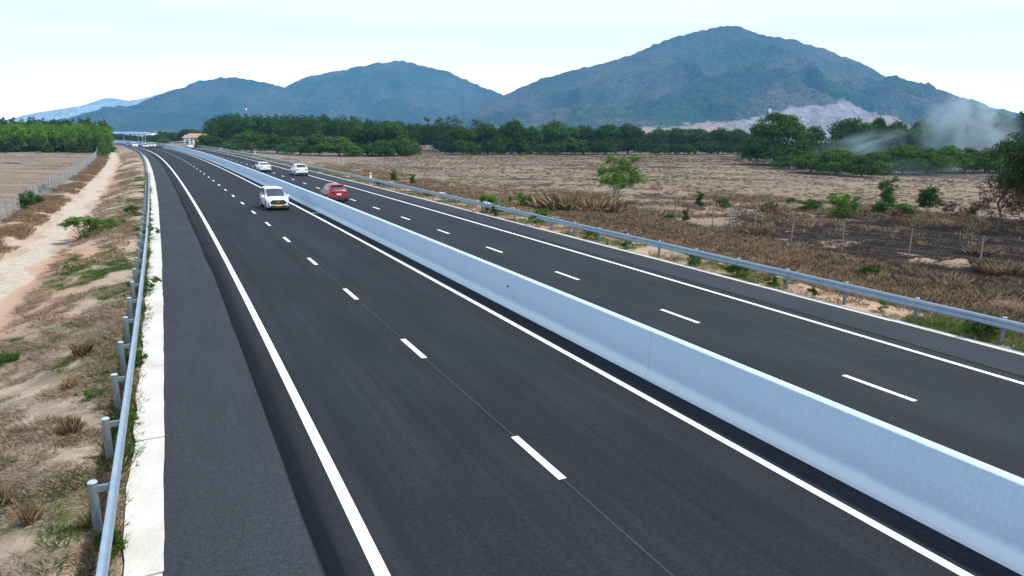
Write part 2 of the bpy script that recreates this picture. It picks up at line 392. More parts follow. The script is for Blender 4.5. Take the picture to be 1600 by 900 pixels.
# thin chalk setting-out line under the dashes, cross ticks
M['chalk'] = mat('chalk', (.065, .068, .072), .9)
st(sweep('chalk_line', [(-.008, .003), (.008, .003)], 2, 60, 1.0, M['chalk'], closed=False))
def tick(o0, o1, s, w, mt, z):
    V = [(*map(float, road(a, b)), z) for a, b in ((s, o0), (s, o1), (s+w, o1), (s+w, o0))]
    st(mesh('cross_tick', V, [(0, 1, 2, 3)], mt, uv=[(0, 0), (1, 0), (1, .1), (0, .1)]))
tick(3.99, 4.6, 57.7, .3, M['paint'], .004)
tick(-6.5, -5.5, 74, .18, M['chalk'], -.044); tick(-6.5, -5.6, 43, .05, M['chalk'], -.044)
# concrete edge strips: bays with open joints
def strip(o0, o1, z, offs, rag):
    V = []; F = []; s = S0; bay = 5.0; rr = random.Random(3+offs)
    ss_all = []
    while s < S1-bay:
        a, b = s+.02, s+bay-.02; n = 11
        ss = np.linspace(a, b, n)
        wo = (fbm(ss*.9, ss*0+offs, 4)-.5)*rag; wi = (fbm(ss*1.3, ss*0+offs+4, 3)-.5)*.05; dz = rr.uniform(-.01, .01)
        base = len(V)
        for t in range(n):
            for o, zz in ((o0+wi[t], -.25), (o0+wi[t], z+dz), (o1+wo[t], z+dz-.01), (o1+wo[t], -.25)):
                x, y = road(ss[t], o); V.append((float(x), float(y), zz))
        for t in range(n-1):
            for k in range(3):
                q = base+t*4+k; F.append((q, q+4, q+5, q+1) if offs == 1 else (q, q+1, q+5, q+4))
        F.append((base, base+1, base+2, base+3)); q = base+(n-1)*4; F.append((q+3, q+2, q+1, q))
        s += bay
    st(mesh('concrete_edge_strip', V, F, M['strip']))
strip(-6.545, -7.12, -.045, 1, .22); strip(16.15, 16.55, -.035, 2, .14)

# ------------------------------------------------------------------ median barrier
C = 4.84
half = [(-.225, 0), (-.225, .06), (-.215, .11), (-.150, .25), (-.138, .33), (-.131, .44), (-.122, 1.262), (-.112, 1.278)]
prof = half+[(-a, b) for a, b in half[::-1]]
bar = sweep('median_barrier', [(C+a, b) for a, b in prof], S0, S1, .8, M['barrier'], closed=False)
tag(bar, 'long pale blue grey concrete barrier wall dividing the two carriageways', 'barrier')
for s in (24.9, 45.1, 85.5, 125):
    x, y = road(s, C-.155); b = MB().box((0, 0, 0), (.02, .11, .06))
    r = b.build('reflector', M['dark'], bar); r.location = (float(x)-.01, float(y), .78); r.rotation_euler = (0, 0, -heading(s))
M['joint'] = mat('joint', (.33, .40, .48), .9)
for s in np.arange(-8, 200, 12.3):
    V = []
    for (a, za) in prof:
        for ds in (-.008, .008):
            x, y = road(s+ds, C+a*1.012); V.append((float(x), float(y), za+(.003 if za > 1.2 else 0)))
    mesh('joint', V, [(2*k, 2*k+1, 2*k+3, 2*k+2) for k in range(len(prof)-1)], M['joint'], bar)

# ------------------------------------------------------------------ guardrails
def guardrail(side, o_beam, o_post, s_first, per, n, label, reflect):
    root = empty('guardrail', (*map(float, road(20, o_post)), -.1)); tag(root, label, 'guardrail')
    inv = Matrix.Translation(-Vector(root.location))
    d = side
    # W profile facing the road
    w = [(0, .44), (.035, .455), (.075, .50), (.075, .53), (.012, .58), (.012, .61), (.075, .66), (.075, .69), (.035, .745), (0, .755)]
    pr = [(o_beam-d*a, b) for a, b in w]+[(o_beam-d*a+d*.012, b) for a, b in w[::-1]]
    bm = sweep('beam', pr, -10, 330, .9, M['galv'], root, sm=False); bm.matrix_parent_inverse = inv
    def pm(h, r):
        b = MB(); b.tube([(0, 0, -.3), (0, 0, h)], r, 12); return b
    pmesh = None
    for i in range(n):
        s = s_first+per*i; x, y = road(s, o_post)
        if pmesh is None:
            p = pm(.86, .068).build('post', M['galv_post'], root); cp = MB().tube([(0, 0, .861), (0, 0, .880)], [.075, .06], 12).build('post_cap', M['cap'], p)
            gap = abs(o_post-o_beam); bl = MB().box((-d*gap/2, 0, .74), (gap, .08, .10)).build('spacer_block', M['galv_post'], p); pmesh = (p, cp, bl)
        else:
            p = pmesh[0].copy(); COL.objects.link(p)
            if i < 26:
                for q in pmesh[1:]:
                    q2 = q.copy(); COL.objects.link(q2); q2.parent = p
        p.parent = root; p.matrix_parent_inverse = inv
        p.location = (float(x), float(y), -.1); p.rotation_euler = (0, 0, -heading(s))
    if reflect:
        for i in range(1, 14):
            s = s_first+per*(i*2-1)+.02; x, y = road(s, o_beam-d*.02)
            b = MB().box((0, 0, 0), (.02, .05, .11)).build('reflector', M['yellow'], root); b.matrix_parent_inverse = inv
            b.location = (float(x), float(y), .60); b.rotation_euler = (0, 0, -heading(s))
guardrail(-1, -7.22, -7.48, 14.65, 2.72, 98, 'galvanised steel guardrail on round posts along the left concrete edge strip', False)
guardrail(1, 16.86, 17.02, 9.2, 2.83, 98, 'galvanised steel guardrail along the far right road edge beside the field', True)

# ------------------------------------------------------------------ fences
def fence(name, pts, per, h, label, nw=5, vert=.35):
    """pts: world (x, y, z) polyline"""
    P = [Vector(p) for p in pts]; L = [0]
    for a, b in zip(P, P[1:]): L.append(L[-1]+(b-a).length)
    def at(d):
        for i in range(len(P)-1):
            if d <= L[i+1]: return P[i].lerp(P[i+1], (d-L[i])/(L[i+1]-L[i]))
        return P[-1]
    root = empty(name, P[0]); tag(root, label, 'fence'); pm = None; n = min(int(L[-1]/per)+1, 99)
    for i in range(n):
        q = at(i*per)-P[0]
        if pm is None:
            pm = MB().box((0, 0, h/2-.2), (.075, .075, h+.4), 0, .85).build('post', M['post'], root); p = pm
        else:
            p = pm.copy(); COL.objects.link(p); p.parent = root
        p.location = q; p.rotation_euler = (random.uniform(-.03, .03), random.uniform(-.03, .03), random.random())
    w = MB(); D = min(L[-1], per*(n-1))
    def strand(a, b, r):
        w.tube([a, b], r, 3, False)
    for k in range(nw):
        zz = .15+(h-.2)*k/(nw-1)
        for i in range(n-1):
            strand(at(i*per)-P[0]+Vector((0, 0, zz)), at((i+1)*per)-P[0]+Vector((0, 0, zz)), .007)
    if vert:
        for j in range(int(D/vert)):
            a = at(j*vert)-P[0]; strand(a+Vector((0, 0, .1)), a+Vector((0, 0, h-.05)), .006)
    w.build('wire_mesh', M['wire'], root)
def rp3(s, o, z): x, y = road(s, o); return (float(x), float(y), z)
fence('field_fence', [rp3(s, -17.0, -.9) for s in range(42, 300, 10)], 2.9, 1.75, 'wire mesh fence on thin concrete posts between the left field and the dry ditch', 6, .3)
fence('field_fence', [(*measured(a, b, -1.1)[:2], -1.1) for a, b in ((1660, 436), (1520, 418), (1429, 405), (1346, 399), (1274, 389), (1210, 377), (1157, 365), (1107, 347), (1022, 345), (985, 336))], 3.9, 1.9, 'wire fence on slender concrete posts in front of the burnt ground on the right', 5, 0)
fence('field_fence', [rp3(s, np.interp(s, [100, 130, 160, 180, 220, 240, 330], [34, 34, 34.5, 31, 28, 24, 22]), -1.1) for s in range(100, 330, 8)], 2.4, 1.8, 'row of close set fence posts behind the right guardrail in front of the green bushes', 5, 0)

# ------------------------------------------------------------------ marker posts
for s, o, lb in ((95.6, 19.4, 'short white marker post behind the right guardrail beside two young green shrubs'), (198.1, 19.2, 'short white marker post behind the right guardrail near the white sedan'), (250.1, 17.8, 'farthest short white marker post on the right road edge')):
    x, y = road(s, o); m = MB(); m.box((0, 0, .55), (.26, .16, 1.3), 0, .85); e = empty('marker_post', (float(x), float(y), -.3), -heading(s)); tag(e, lb, 'marker post', 'white marker posts')
    m.build('post', M['white'], e); MB().box((0, -.09, 1.0), (.16, .02, .16)).build('reflector', M['dark'], e)

# ================================================================== vegetation
def leafmat(name, c1, c2, c3=None, tr=.25, rough=.6, patchy=False):
    m = mat(name, c1, rough, spec=.05); t = NT(m)
    g = t.node('ShaderNodeNewGeometry'); A = t.attr('leaf'); oi = t.node('ShaderNodeObjectInfo')
    c = t.mix(A[0], c1, c2)
    if c3: c = t.mix(t.ramp(A[1], [(.6, 0), (.7, 1)]), c, c3)
    v = t.math('ADD', t.math('MULTIPLY', oi.outputs['Random'], .6), .62)
    v = t.math('MULTIPLY', v, t.math('ADD', t.math('MULTIPLY', t.noise(t.coord('Object'), .55, 3, .6), 1.3), .35)) if patchy else v
    vv = t.node('ShaderNodeCombineColor'); [t.l.new(v, vv.inputs[i]) for i in range(3)]
    c = t.mix(1, c, vv.outputs[0], 'MULTIPLY'); t.col(c)
    if tr:
        tb = t.node('ShaderNodeBsdfTranslucent'); ms = t.node('ShaderNodeMixShader'); ms.inputs[0].default_value = tr
        t.l.new(c, tb.inputs['Color']); t.l.new(t.b.outputs[0], ms.inputs[1]); t.l.new(tb.outputs[0], ms.inputs[2])
        t.l.new(ms.outputs[0], t.n['Material Output'].inputs['Surface'])
    return m
M['mango'] = leafmat('mango_leaves', (.018, .050, .005), (.068, .140, .012))
M['cashew'] = leafmat('cashew_leaves', (.030, .078, .008), (.090, .175, .018))
M['acacia'] = leafmat('acacia_leaves', (.075, .165, .010), (.185, .330, .022))
M['acacia_dark'] = leafmat('acacia_leaves_dark', (.028, .072, .007), (.080, .155, .016))
M['bright'] = leafmat('bright_leaves', (.042, .100, .009), (.110, .195, .022))
M['sapling'] = leafmat('sapling_leaves', (.075, .150, .025), (.180, .310, .060))
M['dull'] = leafmat('dull_leaves', (.050, .070, .040), (.105, .125, .075))
M['scorch_leaf'] = leafmat('scorched_leaves', (.085, .035, .024), (.17, .085, .060), tr=.1)
M['scorch_green'] = leafmat('half_scorched_leaves', (.028, .058, .012), (.080, .140, .026), tr=.2)
M['straw'] = leafmat('straw', (.27, .185, .10), (.50, .36, .20), (.14, .095, .06), tr=.15, rough=.9, patchy=True)
M['straw_brown'] = leafmat('brown_straw', (.25, .175, .105), (.56, .41, .24), (.11, .07, .045), tr=.1, rough=.9, patchy=True)
M['straw_grey'] = leafmat('grey_straw', (.19, .155, .12), (.35, .28, .21), (.38, .28, .18), tr=.1, rough=.9)
M['grass'] = leafmat('green_grass', (.055, .10, .022), (.12, .19, .040), tr=.25)
M['stubble'] = leafmat('field_stubble', (.085, .065, .042), (.21, .16, .10), (.26, .19, .12), tr=0, rough=.95)
M['char'] = leafmat('charred_stems', (.02, .017, .015), (.09, .07, .055), (.15, .11, .08), tr=0, rough=.95)
M['bark'] = mat('bark', (.13, .10, .075), .95); M['bark_pale'] = mat('pale_bark', (.30, .26, .21), .9); M['bark_dark'] = mat('dark_bark', (.055, .045, .038), .95)

def leaf_quads(P, N, size, rng, asp=.55, jit=.7):
    """one tapered leaf-clump quad at every point, facing about N"""
    n = len(P); N = N+rng.normal(0, jit, (n, 3)); N /= np.linalg.norm(N, axis=1)[:, None]+1e-9
    A = np.cross(N, rng.normal(0, 1, (n, 3))); A /= np.linalg.norm(A, axis=1)[:, None]+1e-9; B = np.cross(N, A)
    s = size*rng.uniform(.6, 1.35, n)[:, None]; b = s*asp
    V = np.stack([P-A*s*.5, P+B*b*.5+A*s*.05, P+A*s*.5-N*s*.12, P-B*b*.5+A*s*.05], 1).reshape(-1, 3)
    return V, np.arange(n*4).reshape(n, 4)
def crown(blobs, nper, size, rng, shell=.55, asp=.6, up=.5, tone=None):
    """blobs: (cx, cy, cz, rx, ry, rz) leaf masses, each made of many small sprays"""
    VV = []; LL = []
    for b in blobs:
        b = np.array(b, float); n = int(nper*(b[3]*b[4]*b[5])**(2/3))
        ns = max(6, n//11)
        D = rng.normal(0, 1, (ns, 3)); D /= np.linalg.norm(D, axis=1)[:, None]; D[:, 2] = np.where(D[:, 2] < -.55, -D[:, 2], D[:, 2])
        rad = 1-(1-shell)*rng.random(ns)**1.6; rad *= 1+rng.normal(0, .09, ns)
        SC = b[:3]+D*rad[:, None]*b[3:]; sr = (b[3]*b[4]*b[5])**(1/3)*.24
        idx = rng.integers(0, ns, n); P = SC[idx]+rng.normal(0, 1, (n, 3))*sr*np.array([.9, .9, .6])
        N = D[idx]*.8+np.array([0, 0, up]); V, _ = leaf_quads(P, N, size, rng, asp); VV.append(V)
        tn = np.clip(rng.random(ns)[idx]*.7+rng.random(n)*.3, 0, 1); LL.append(np.stack([tn, rng.random(n), tn*0, tn*0+1], 1))
    V = np.concatenate(VV); Lc = np.repeat(np.concatenate(LL), 4, 0); F = np.arange(len(V)).reshape(-1, 4)
    return V, F, Lc
def limb(mb, a, b, r0, r1, rng, n=5, wob_=.08, seg=6):
    a = Vector(a); b = Vector(b); L = (b-a).length; pts = []; rs = []
    for i in range(n+1):
        t = i/n; p = a.lerp(b, t)+Vector(rng.normal(0, wob_*L*math.sin(math.pi*t)*.5, 3)); pts.append(p); rs.append(r0+(r1-r0)*t)
    mb.tube(pts, rs, seg); return pts
PROTO = {}
def proto(key, name, blobs, nper, size, leaf, bark, limbs, seed, **kw):
    rng = np.random.default_rng(seed); V, F, Lc = crown(blobs, nper, size, rng, **kw)
    mb = MB()
    for l in limbs: limb(mb, *l, rng)
    tr = mb.build('trunk', bark); cr = mesh('crown', V, F, leaf, cols={'leaf': Lc})
    PROTO[key] = (name, tr.data, cr.data); bpy.data.objects.remove(tr); bpy.data.objects.remove(cr)
def plant(key, loc, sc=1, label=None, cat='tree', group=None, rz=None, sz=None, name=None):
    nm, td, cd = PROTO[key]; r = empty(name or nm, loc, random.uniform(0, 6.28) if rz is None else rz)
    r.scale = (sc, sc, sz or sc); tag(r, label, cat, group)
    for n, d in (('trunk', td), ('crown', cd)):
        o = bpy.data.objects.new(n, d); COL.objects.link(o); o.parent = r
    return r
def ring_blobs(rng, n, R0, z0, z1, r0, r1, flat=.75):
    out = []
    for i in range(n):
        a = 2*math.pi*(i+rng.uniform(-.3, .3))/n; q = R0*rng.uniform(.75, 1.05); r = rng.uniform(r0, r1)
        out.append((q*math.cos(a), q*math.sin(a), rng.uniform(z0, z1), r, r, r*flat))
    return out
# broad mango trees, unit: metres
for i in range(4):
    g = np.random.default_rng(20+i)
    bl = ring_blobs(g, 11, 5.6, 1.7, 3.6, 2.0, 2.8, .9)+ring_blobs(g, 6, 3.2, 6.2, 7.6, 2.3, 2.9, .75)+[(g.normal(0, .6), g.normal(0, .6), 8.3, 2.9, 2.9, 2.0), (0, 0, 5, 3.2, 3.2, 2.4)]
    lm = [((0, 0, -.3), (g.normal(0, .3), g.normal(0, .3), 2.0), .45, .38)]+[((0, 0, 1.6), (3.6*math.cos(a), 3.6*math.sin(a), g.uniform(4.5, 6.5)), .26, .08) for a in np.linspace(0, 6.28, 7)[:-1]+g.random()]
    proto('mango%d' % i, 'mango_tree', bl, 125, .60, M['mango'], M['bark_dark'] if i % 2 else M['bark'], lm, 30+i)
# spreading low cashew trees
for i in range(4):
    g = np.random.default_rng(50+i)
    bl = ring_blobs(g, 11, 3.5, 1.25, 3.1, 1.2, 1.7, .8)+ring_blobs(g, 6, 1.9, 3.8, 4.7, 1.1, 1.5, .65)+[(0, 0, 4.9, 1.3, 1.3, .8)]
    lm = [((0, 0, -.2), (.2, .1, 1.0), .22, .2)]+[((.1, 0, .8), (2.6*math.cos(a), 2.6*math.sin(a), g.uniform(2.8, 4.0)), .14, .04) for a in np.linspace(0, 6.28, 7)[:-1]+g.random()]
    proto('cashew%d' % i, 'cashew_tree', bl, 260, .36, M['cashew'] if i < 3 else M['bright'], M['bark_dark'], lm, 60+i)
# slender plantation acacias, height about 9
for i in range(6):
    g = np.random.default_rng(80+i)
    bl = [(g.normal(0, .25), g.normal(0, .25), z, r*g.uniform(.85, 1.15), r*g.uniform(.85, 1.15), .95) for z, r in ((2.7, .8), (3.6, 1.0), (4.8, 1.25), (5.9, 1.45), (6.9, 1.35), (7.8, 1.05), (8.6, .6))]
    lm = [((0, 0, -.2), (g.normal(0, .2), g.normal(0, .2), 8.3), .11, .03)]+[((0, 0, z), (1.1*math.cos(a), 1.1*math.sin(a), z+1.4), .04, .015) for z, a in zip(g.uniform(2.5, 6.5, 6), g.random(6)*6.28)]
    proto('acacia%d' % i, 'acacia_tree', bl, 250, .34, M['acacia'] if i < 3 else M['acacia_dark'], M['bark_dark'], lm, 90+i, shell=.3)
# big round tree
g = np.random.default_rng(5)
bl = ring_blobs(g, 10, 5.6, 2.6, 5.4, 2.3, 3.0, .8)+ring_blobs(g, 7, 4.0, 7.5, 9.4, 2.2, 2.9, .75)+ring_blobs(g, 4, 1.8, 11.0, 12.2, 1.8, 2.4, .75)+[(0, 0, 7, 3.6, 3.6, 3)]
proto('big', 'mango_tree', bl, 150, .5, M['mango'], M['bark'], [((0, 0, -.3), (.3, 0, 3), .5, .42)]+[((.2, 0, 2.6), (4.6*math.cos(a), 4.6*math.sin(a), 8), .28, .07) for a in np.linspace(0, 6.28, 8)[:-1]]+[((.2, 0, 3), (0, 0, 11.5), .3, .08)], 6)
# loose see-through tall tree (emergents)
for i in range(2):
    g = np.random.default_rng(120+i); bl = [(g.normal(0, 2.2), g.normal(0, 2.2), g.uniform(7, 13), 1.5, 1.5, 1.1) for _ in range(15)]
    proto('loose%d' % i, 'tall_loose_tree', bl, 45, .45, M['dull'], M['bark_pale'], [((0, 0, -.3), (.3, .2, 7), .28, .2)]+[((.2, .1, 5.5), (b[0], b[1], b[2]), .1, .03) for b in bl], 130+i, shell=.2)
# sapling with several stems, height 5
g = np.random.default_rng(8)
bl = [(g.normal(0, 1.0), g.normal(0, .9), g.uniform(1.7, 4.6), g.uniform(.45, .75), g.uniform(.45, .75), .55) for _ in range(17)]+[(-.7, 0, 4.5, .6, .6, .5), (.6, .2, 4.3, .6, .6, .5), (1.4, .1, 2.4, .6, .6, .5)]
proto('sapling', 'young_tree', bl, 1250, .21, M['sapling'], M['bark_pale'], [((g.normal(0, .25), g.normal(0, .25), -.1), (b[0]*.8, b[1]*.8, b[2]), .045, .012) for b in bl[:11]], 9, shell=.3, asp=.4)
# scorched tree: green top and brown dead skirt
g = np.random.default_rng(14)
gb = [(1.3+g.normal(0, 1.25), g.normal(0, 1.3), g.uniform(3.6, 6.9), g.uniform(.75, 1.1), g.uniform(.75, 1.1), .8) for _ in range(44)]
bb = [(1.3+g.normal(0, 1.5), g.normal(0, 1.4), g.uniform(.7, 3.9), g.uniform(.5, .9), g.uniform(.5, .9), .6) for _ in range(62)]
def scorched(loc, label, sc=1, rz=0, sz=1):
    r = plant('scorchg', loc, sc, label, 'tree', rz=rz, name='scorched_tree', sz=sz); nm, td, cd = PROTO['scorchb']
    o = bpy.data.objects.new('dead_leaves', cd); COL.objects.link(o); o.parent = r; o['label'] = 'brown scorched leaves hanging below the green crown'
proto('scorchg', 'scorched_tree', gb, 420, .22, M['scorch_green'], M['bark'], [((0, 0, -.2), (.1, 0, 3.6), .12, .08), ((.1, 0, 3.4), (0, 0, 6.3), .08, .02)]+[((.05, 0, 1.6+.1*i), (b[0]*.9, b[1]*.9, b[2]), .04, .012) for i, b in enumerate(gb[:14]+bb[:8])], 15, shell=.3, asp=.42)
proto('scorchb', 'x', bb, 300, .17, M['scorch_leaf'], M['bark'], [((0, 0, 0), (0, 0, .1), .02, .02)], 16, shell=.1, asp=.45)
# shrubs about 1 m
for i, (lf, nn) in enumerate((('bright', 3), ('cashew', 3), ('sapling', 4), ('scorch_leaf', 4))):
    g = np.random.default_rng(140+i); bl = [(g.normal(0, .26), g.normal(0, .26), g.uniform(.2, .85), .24, .24, .22) for _ in range(9)]
    proto('shrub%d' % i, 'shrub', bl, 3200 if i != 3 else 1500, .11, M[lf], M['bark'], [((0, 0, -.1), (b[0], b[1], b[2]), .016, .006) for b in bl[:6]], 150+i, shell=.15, asp=.4)
for i, lf in enumerate(('bright', 'cashew')):
    g = np.random.default_rng(170+i); bl = [(g.normal(0, .26), g.normal(0, .26), g.uniform(.18, .95), .27, .27, .26) for _ in range(17)]+[(0, 0, 1.02, .2, .2, .18)]
    proto('bush%d' % i, 'bush', bl, 2600, .095, M[lf], M['bark'], [((0, 0, -.1), (b[0], b[1], b[2]), .018, .006) for b in bl[:6]], 175+i, shell=.2, asp=.45)
g = np.random.default_rng(180); bl = [(g.normal(0, .35), g.normal(0, .3), g.uniform(.15, 1.0), .3, .3, .28) for _ in range(16)]
proto('under', 'undergrowth_bush', bl, 1500, .14, M['mango'], M['bark_dark'], [((0, 0, -.1), (0, 0, .8), .02, .01)], 181, shell=.2)
# upright bush (columnar)
g = np.random.default_rng(160); bl = [(g.normal(0, .2), g.normal(0, .2), z, .36*w_, .36*w_, .28) for z, w_ in zip(np.linspace(.2, 1.8, 13), np.linspace(1.15, .6, 13))]
proto('upright', 'shrub', bl, 3000, .13, M['cashew'], M['bark'], [((0, 0, -.1), (0, 0, 1.5), .03, .008)], 161, shell=.15, asp=.4)
# grass tuft prototypes
def blades(n, rad, h, w, rng, lean=.5):
    a = rng.random(n)*6.283; r = rad*np.sqrt(rng.random(n)); bx, by = r*np.cos(a), r*np.sin(a)
    la = a+rng.normal(0, .9, n); ll = h*lean*rng.random(n)*(.4+r/rad); hh = h*rng.uniform(.45, 1.1, n)
    t = rng.random(n)*6.283; dx, dy = np.cos(t)*w*.5, np.sin(t)*w*.5
    z0 = np.zeros(n)
    V = np.stack([np.stack([bx-dx, by-dy, z0], 1), np.stack([bx+dx, by+dy, z0], 1), np.stack([bx+ll*.35*np.cos(la)+dx*.7, by+ll*.35*np.sin(la)+dy*.7, hh*.6], 1), np.stack([bx+ll*np.cos(la), by+ll*np.sin(la), hh], 1)], 1)
    c = np.stack([rng.random(n), rng.random(n), z0, z0+1], 1)
    return V, c
def tuft(loc, rad, h, matk, label, cat='grass tuft', n=260, w=.012, group=None, name='grass_tuft', seed=1, lean=.7):
    V, c = blades(n, rad, h, w, np.random.default_rng(seed), lean)
    o = mesh(name, V.reshape(-1, 3), np.arange(n*4).reshape(n, 4), M[matk], cols={'leaf': np.repeat(c, 4, 0)}); o.location = loc
    tag(o, label, cat, group); return o
def scatter(name, X, Y, Z, scale, matk, protos, label=None):
    """one 'stuff' mesh from many tufts"""
    rng = np.random.default_rng(len(X)); VV = []; CC = []
    which = rng.integers(0, len(protos), len(X)); ang = rng.random(len(X))*6.283
    for k, (V, c) in enumerate(protos):
        i = np.where(which == k)[0]
        if not len(i): continue
        ca, sa = np.cos(ang[i]), np.sin(ang[i]); v = V.reshape(-1, 3)
        x = (v[None, :, 0]*ca[:, None]-v[None, :, 1]*sa[:, None])*scale[i, None]+X[i, None]
        y = (v[None, :, 0]*sa[:, None]+v[None, :, 1]*ca[:, None])*scale[i, None]+Y[i, None]
        z = v[None, :, 2]*scale[i, None]+Z[i, None]
        VV.append(np.stack([x, y, z], -1).reshape(-1, 3))
        cc = np.repeat(c, 4, 0)[None].repeat(len(i), 0).copy(); cc[:, :, 0] = np.clip(cc[:, :, 0]*.6+rng.random(len(i))[:, None]*.4, 0, 1); CC.append(cc.reshape(-1, 4))
    V = np.concatenate(VV); F = np.arange(len(V)).reshape(-1, 4)
    o = mesh(name, V, F, M[matk], cols={'leaf': np.concatenate(CC)}); tag(o, label, None, None, 'stuff'); return o
def road_scatter(n, s0, s1, o0, o1, dens, seed, near=1.0):
    """random stations; dens(s,o) in 0..1 keeps; denser near the camera"""
    rng = np.random.default_rng(seed); u = rng.random(n); s = s0+(s1-s0)*u**near; o = o0+(o1-o0)*rng.random(n)
    k = rng.random(n) < dens(s, o); s, o = s[k], o[k]; x, y = road(s, o); return s, o, x, y
g = np.random.default_rng(200)
fine_p = [blades(30, .14, .10, .0055, g, .9) for _ in range(4)]
mid_p = [blades(46, .28, .18, .006, g, 1.0) for _ in range(4)]
coarse_p = [blades(44, .40, .32, .008, g, .9) for _ in range(4)]
flat_p = [blades(26, .2, .04, .006, g, 4) for _ in range(4)]
# --- left verge, near: matted dead grass, green grass
def dl(s, o): return masks(s, o)[0][:, 0]*smooth(.36, .56, fbm(s*.9+3, o*1.1, 4))
s, o, x, y = road_scatter(17000, 10, 75, -12.2, -7.2, dl, 1, 1.5)
scatter('dead_grass', x, y, gz(s, o)-.01, np.random.default_rng(1).uniform(.7, 1.5, len(s)), 'straw_grey', flat_p+fine_p[:1])
s, o, x, y = road_scatter(9000, 10, 75, -12.0, -7.2, lambda s, o: dl(s, o)*.6, 2, 1.5)
scatter('dead_grass', x, y, gz(s, o)-.01, np.random.default_rng(2).uniform(.6, 1.4, len(s)), 'straw', fine_p+flat_p)
def dg(s, o): return masks(s, o)[0][:, 1]*smooth(.42, .55, fbm(s*1.1+30, o*1.3, 4))
s, o, x, y = road_scatter(24000, 10, 110, -11.8, -7.1, dg, 3, 1.5)
scatter('green_grass', x, y, gz(s, o)-.01, np.random.default_rng(3).uniform(.6, 1.3, len(s)), 'grass', fine_p+flat_p)
# grass along the outer edge of the left strip
s, o, x, y = road_scatter(5500, 10, 120, -7.55, -7.0, lambda s, o: smooth(.42, .6, fbm(s*.6+5, o*.2, 3))*(1-smooth(0, .16, o+7.16-.26*fbm(s*1.5, o*0, 2)+.1)), 4, 1.6)
scatter('green_grass', x, y, gz(s, o)+.02, np.random.default_rng(4).uniform(.5, 1.1, len(s)), 'grass', fine_p)
s, o, x, y = road_scatter(3500, 10, 120, -7.6, -7.22, lambda s, o: .5+0*s, 5, 1.6)
scatter('dead_grass', x, y, gz(s, o)+.02, np.random.default_rng(5).uniform(.6, 1.3, len(s)), 'straw', fine_p+flat_p)
# soil and weeds creeping over the drain edge
s, o, x, y = road_scatter(2600, 44, 98, 20.6, 21.9, lambda s, o: smooth(.40, .52, fbm(s*.35+7, o*.2, 3)), 31, 1)
scatter('dry_grass', x, y, np.maximum(gz(s, o), -.27), np.random.default_rng(31).uniform(.5, 1.2, len(s)), 'straw_brown', mid_p)
# ditch banks with tall straw
s, o, x, y = road_scatter(7500, 28, 260, -17.0, -14.7, lambda s, o: smooth(.34, .5, fbm(s*.25, o*.4+3, 3)), 6, 1.3)
scatter('dry_grass', x, y, gz(s, o), np.random.default_rng(6).uniform(.8, 1.5, len(s)), 'straw', mid_p)
s, o, x, y = road_scatter(5500, 34, 270, -11.8, -8.3, lambda s, o: smooth(.50, .64, fbm(s*.16+8, o*.4+3, 4)), 7, 1.2)
scatter('dry_grass', x, y, gz(s, o), np.random.default_rng(7).uniform(.5, 1.0, len(s)), 'straw_brown', mid_p)
# right bank
def dr(s, o): return smooth(.30, .50, fbm(s*.3, o*.5+3, 4))
s, o, x, y = road_scatter(46000, 2, 150, 19.6, 34, lambda s, o: dr(s, o)*(1-.75*smooth(52, 62, s))*(1-.85*masks(s, o)[0][:, 2])*(1-smooth(26, 34, o)*.5)*(1-band(o, 18.9, 22.3, .2)*band(s, 42, 98, 2)), 8, 1.3)
scatter('dry_grass', x, y, gz(s, o), np.random.default_rng(8).uniform(.6, 1.4, len(s)), 'straw_brown', mid_p+coarse_p[:2])
s, o, x, y = road_scatter(26000, 2, 200, 19.0, 31, lambda s, o: dr(s+50, o)*smooth(.44, .6, fbm(s*.2+4, o*.3, 3))*((1-band(o, 18.9, 22.3, .2)*band(s, 42, 98, 2))*(1-.5*smooth(52, 62, s))), 9, 1.3)
scatter('dry_grass', x, y, gz(s, o), np.random.default_rng(9).uniform(.5, 1.3, len(s)), 'straw', mid_p+coarse_p[:1])
s, o, x, y = road_scatter(26000, 2, 70, 28, 66, lambda s, o: masks(s, o)[0][:, 2]*.9, 10, 1)
scatter('charred_stubble', x, y, gz(s, o), np.random.default_rng(10).uniform(.3, .8, len(s)), 'char', mid_p+coarse_p[:1])
s, o, x, y = road_scatter(15000, 10, 95, 33, 64, lambda s, o: smooth(.46, .60, fbm(s*.16+14, o*.2, 4))*smooth(18, 40, s)*(1-.8*smooth(58, 75, s))*(1-.9*masks(s, o)[0][:, 2]), 11, 1)
scatter('dry_brush', x, y, gz(s, o), np.random.default_rng(11).uniform(.6, 1.7, len(s)), 'straw_brown', mid_p+coarse_p)
s, o, x, y = road_scatter(7000, 8, 240, 16.62, 18.9, lambda s, o: smooth(.50, .6, fbm(s*.25+3, o*.2, 3)), 12, 1.3)
scatter('green_grass', x, y, gz(s, o), np.random.default_rng(12).uniform(.9, 2.0, len(s)), 'grass', fine_p+flat_p)
s, o, x, y = road_scatter(6000, 8, 300, 16.62, 19.4, lambda s, o: smooth(.42, .6, fbm(s*.2+23, o*.2, 3))*.8, 13, 1.2)
scatter('dry_grass', x, y, gz(s, o), np.random.default_rng(13).uniform(.9, 2.2, len(s)), 'straw', fine_p+flat_p)
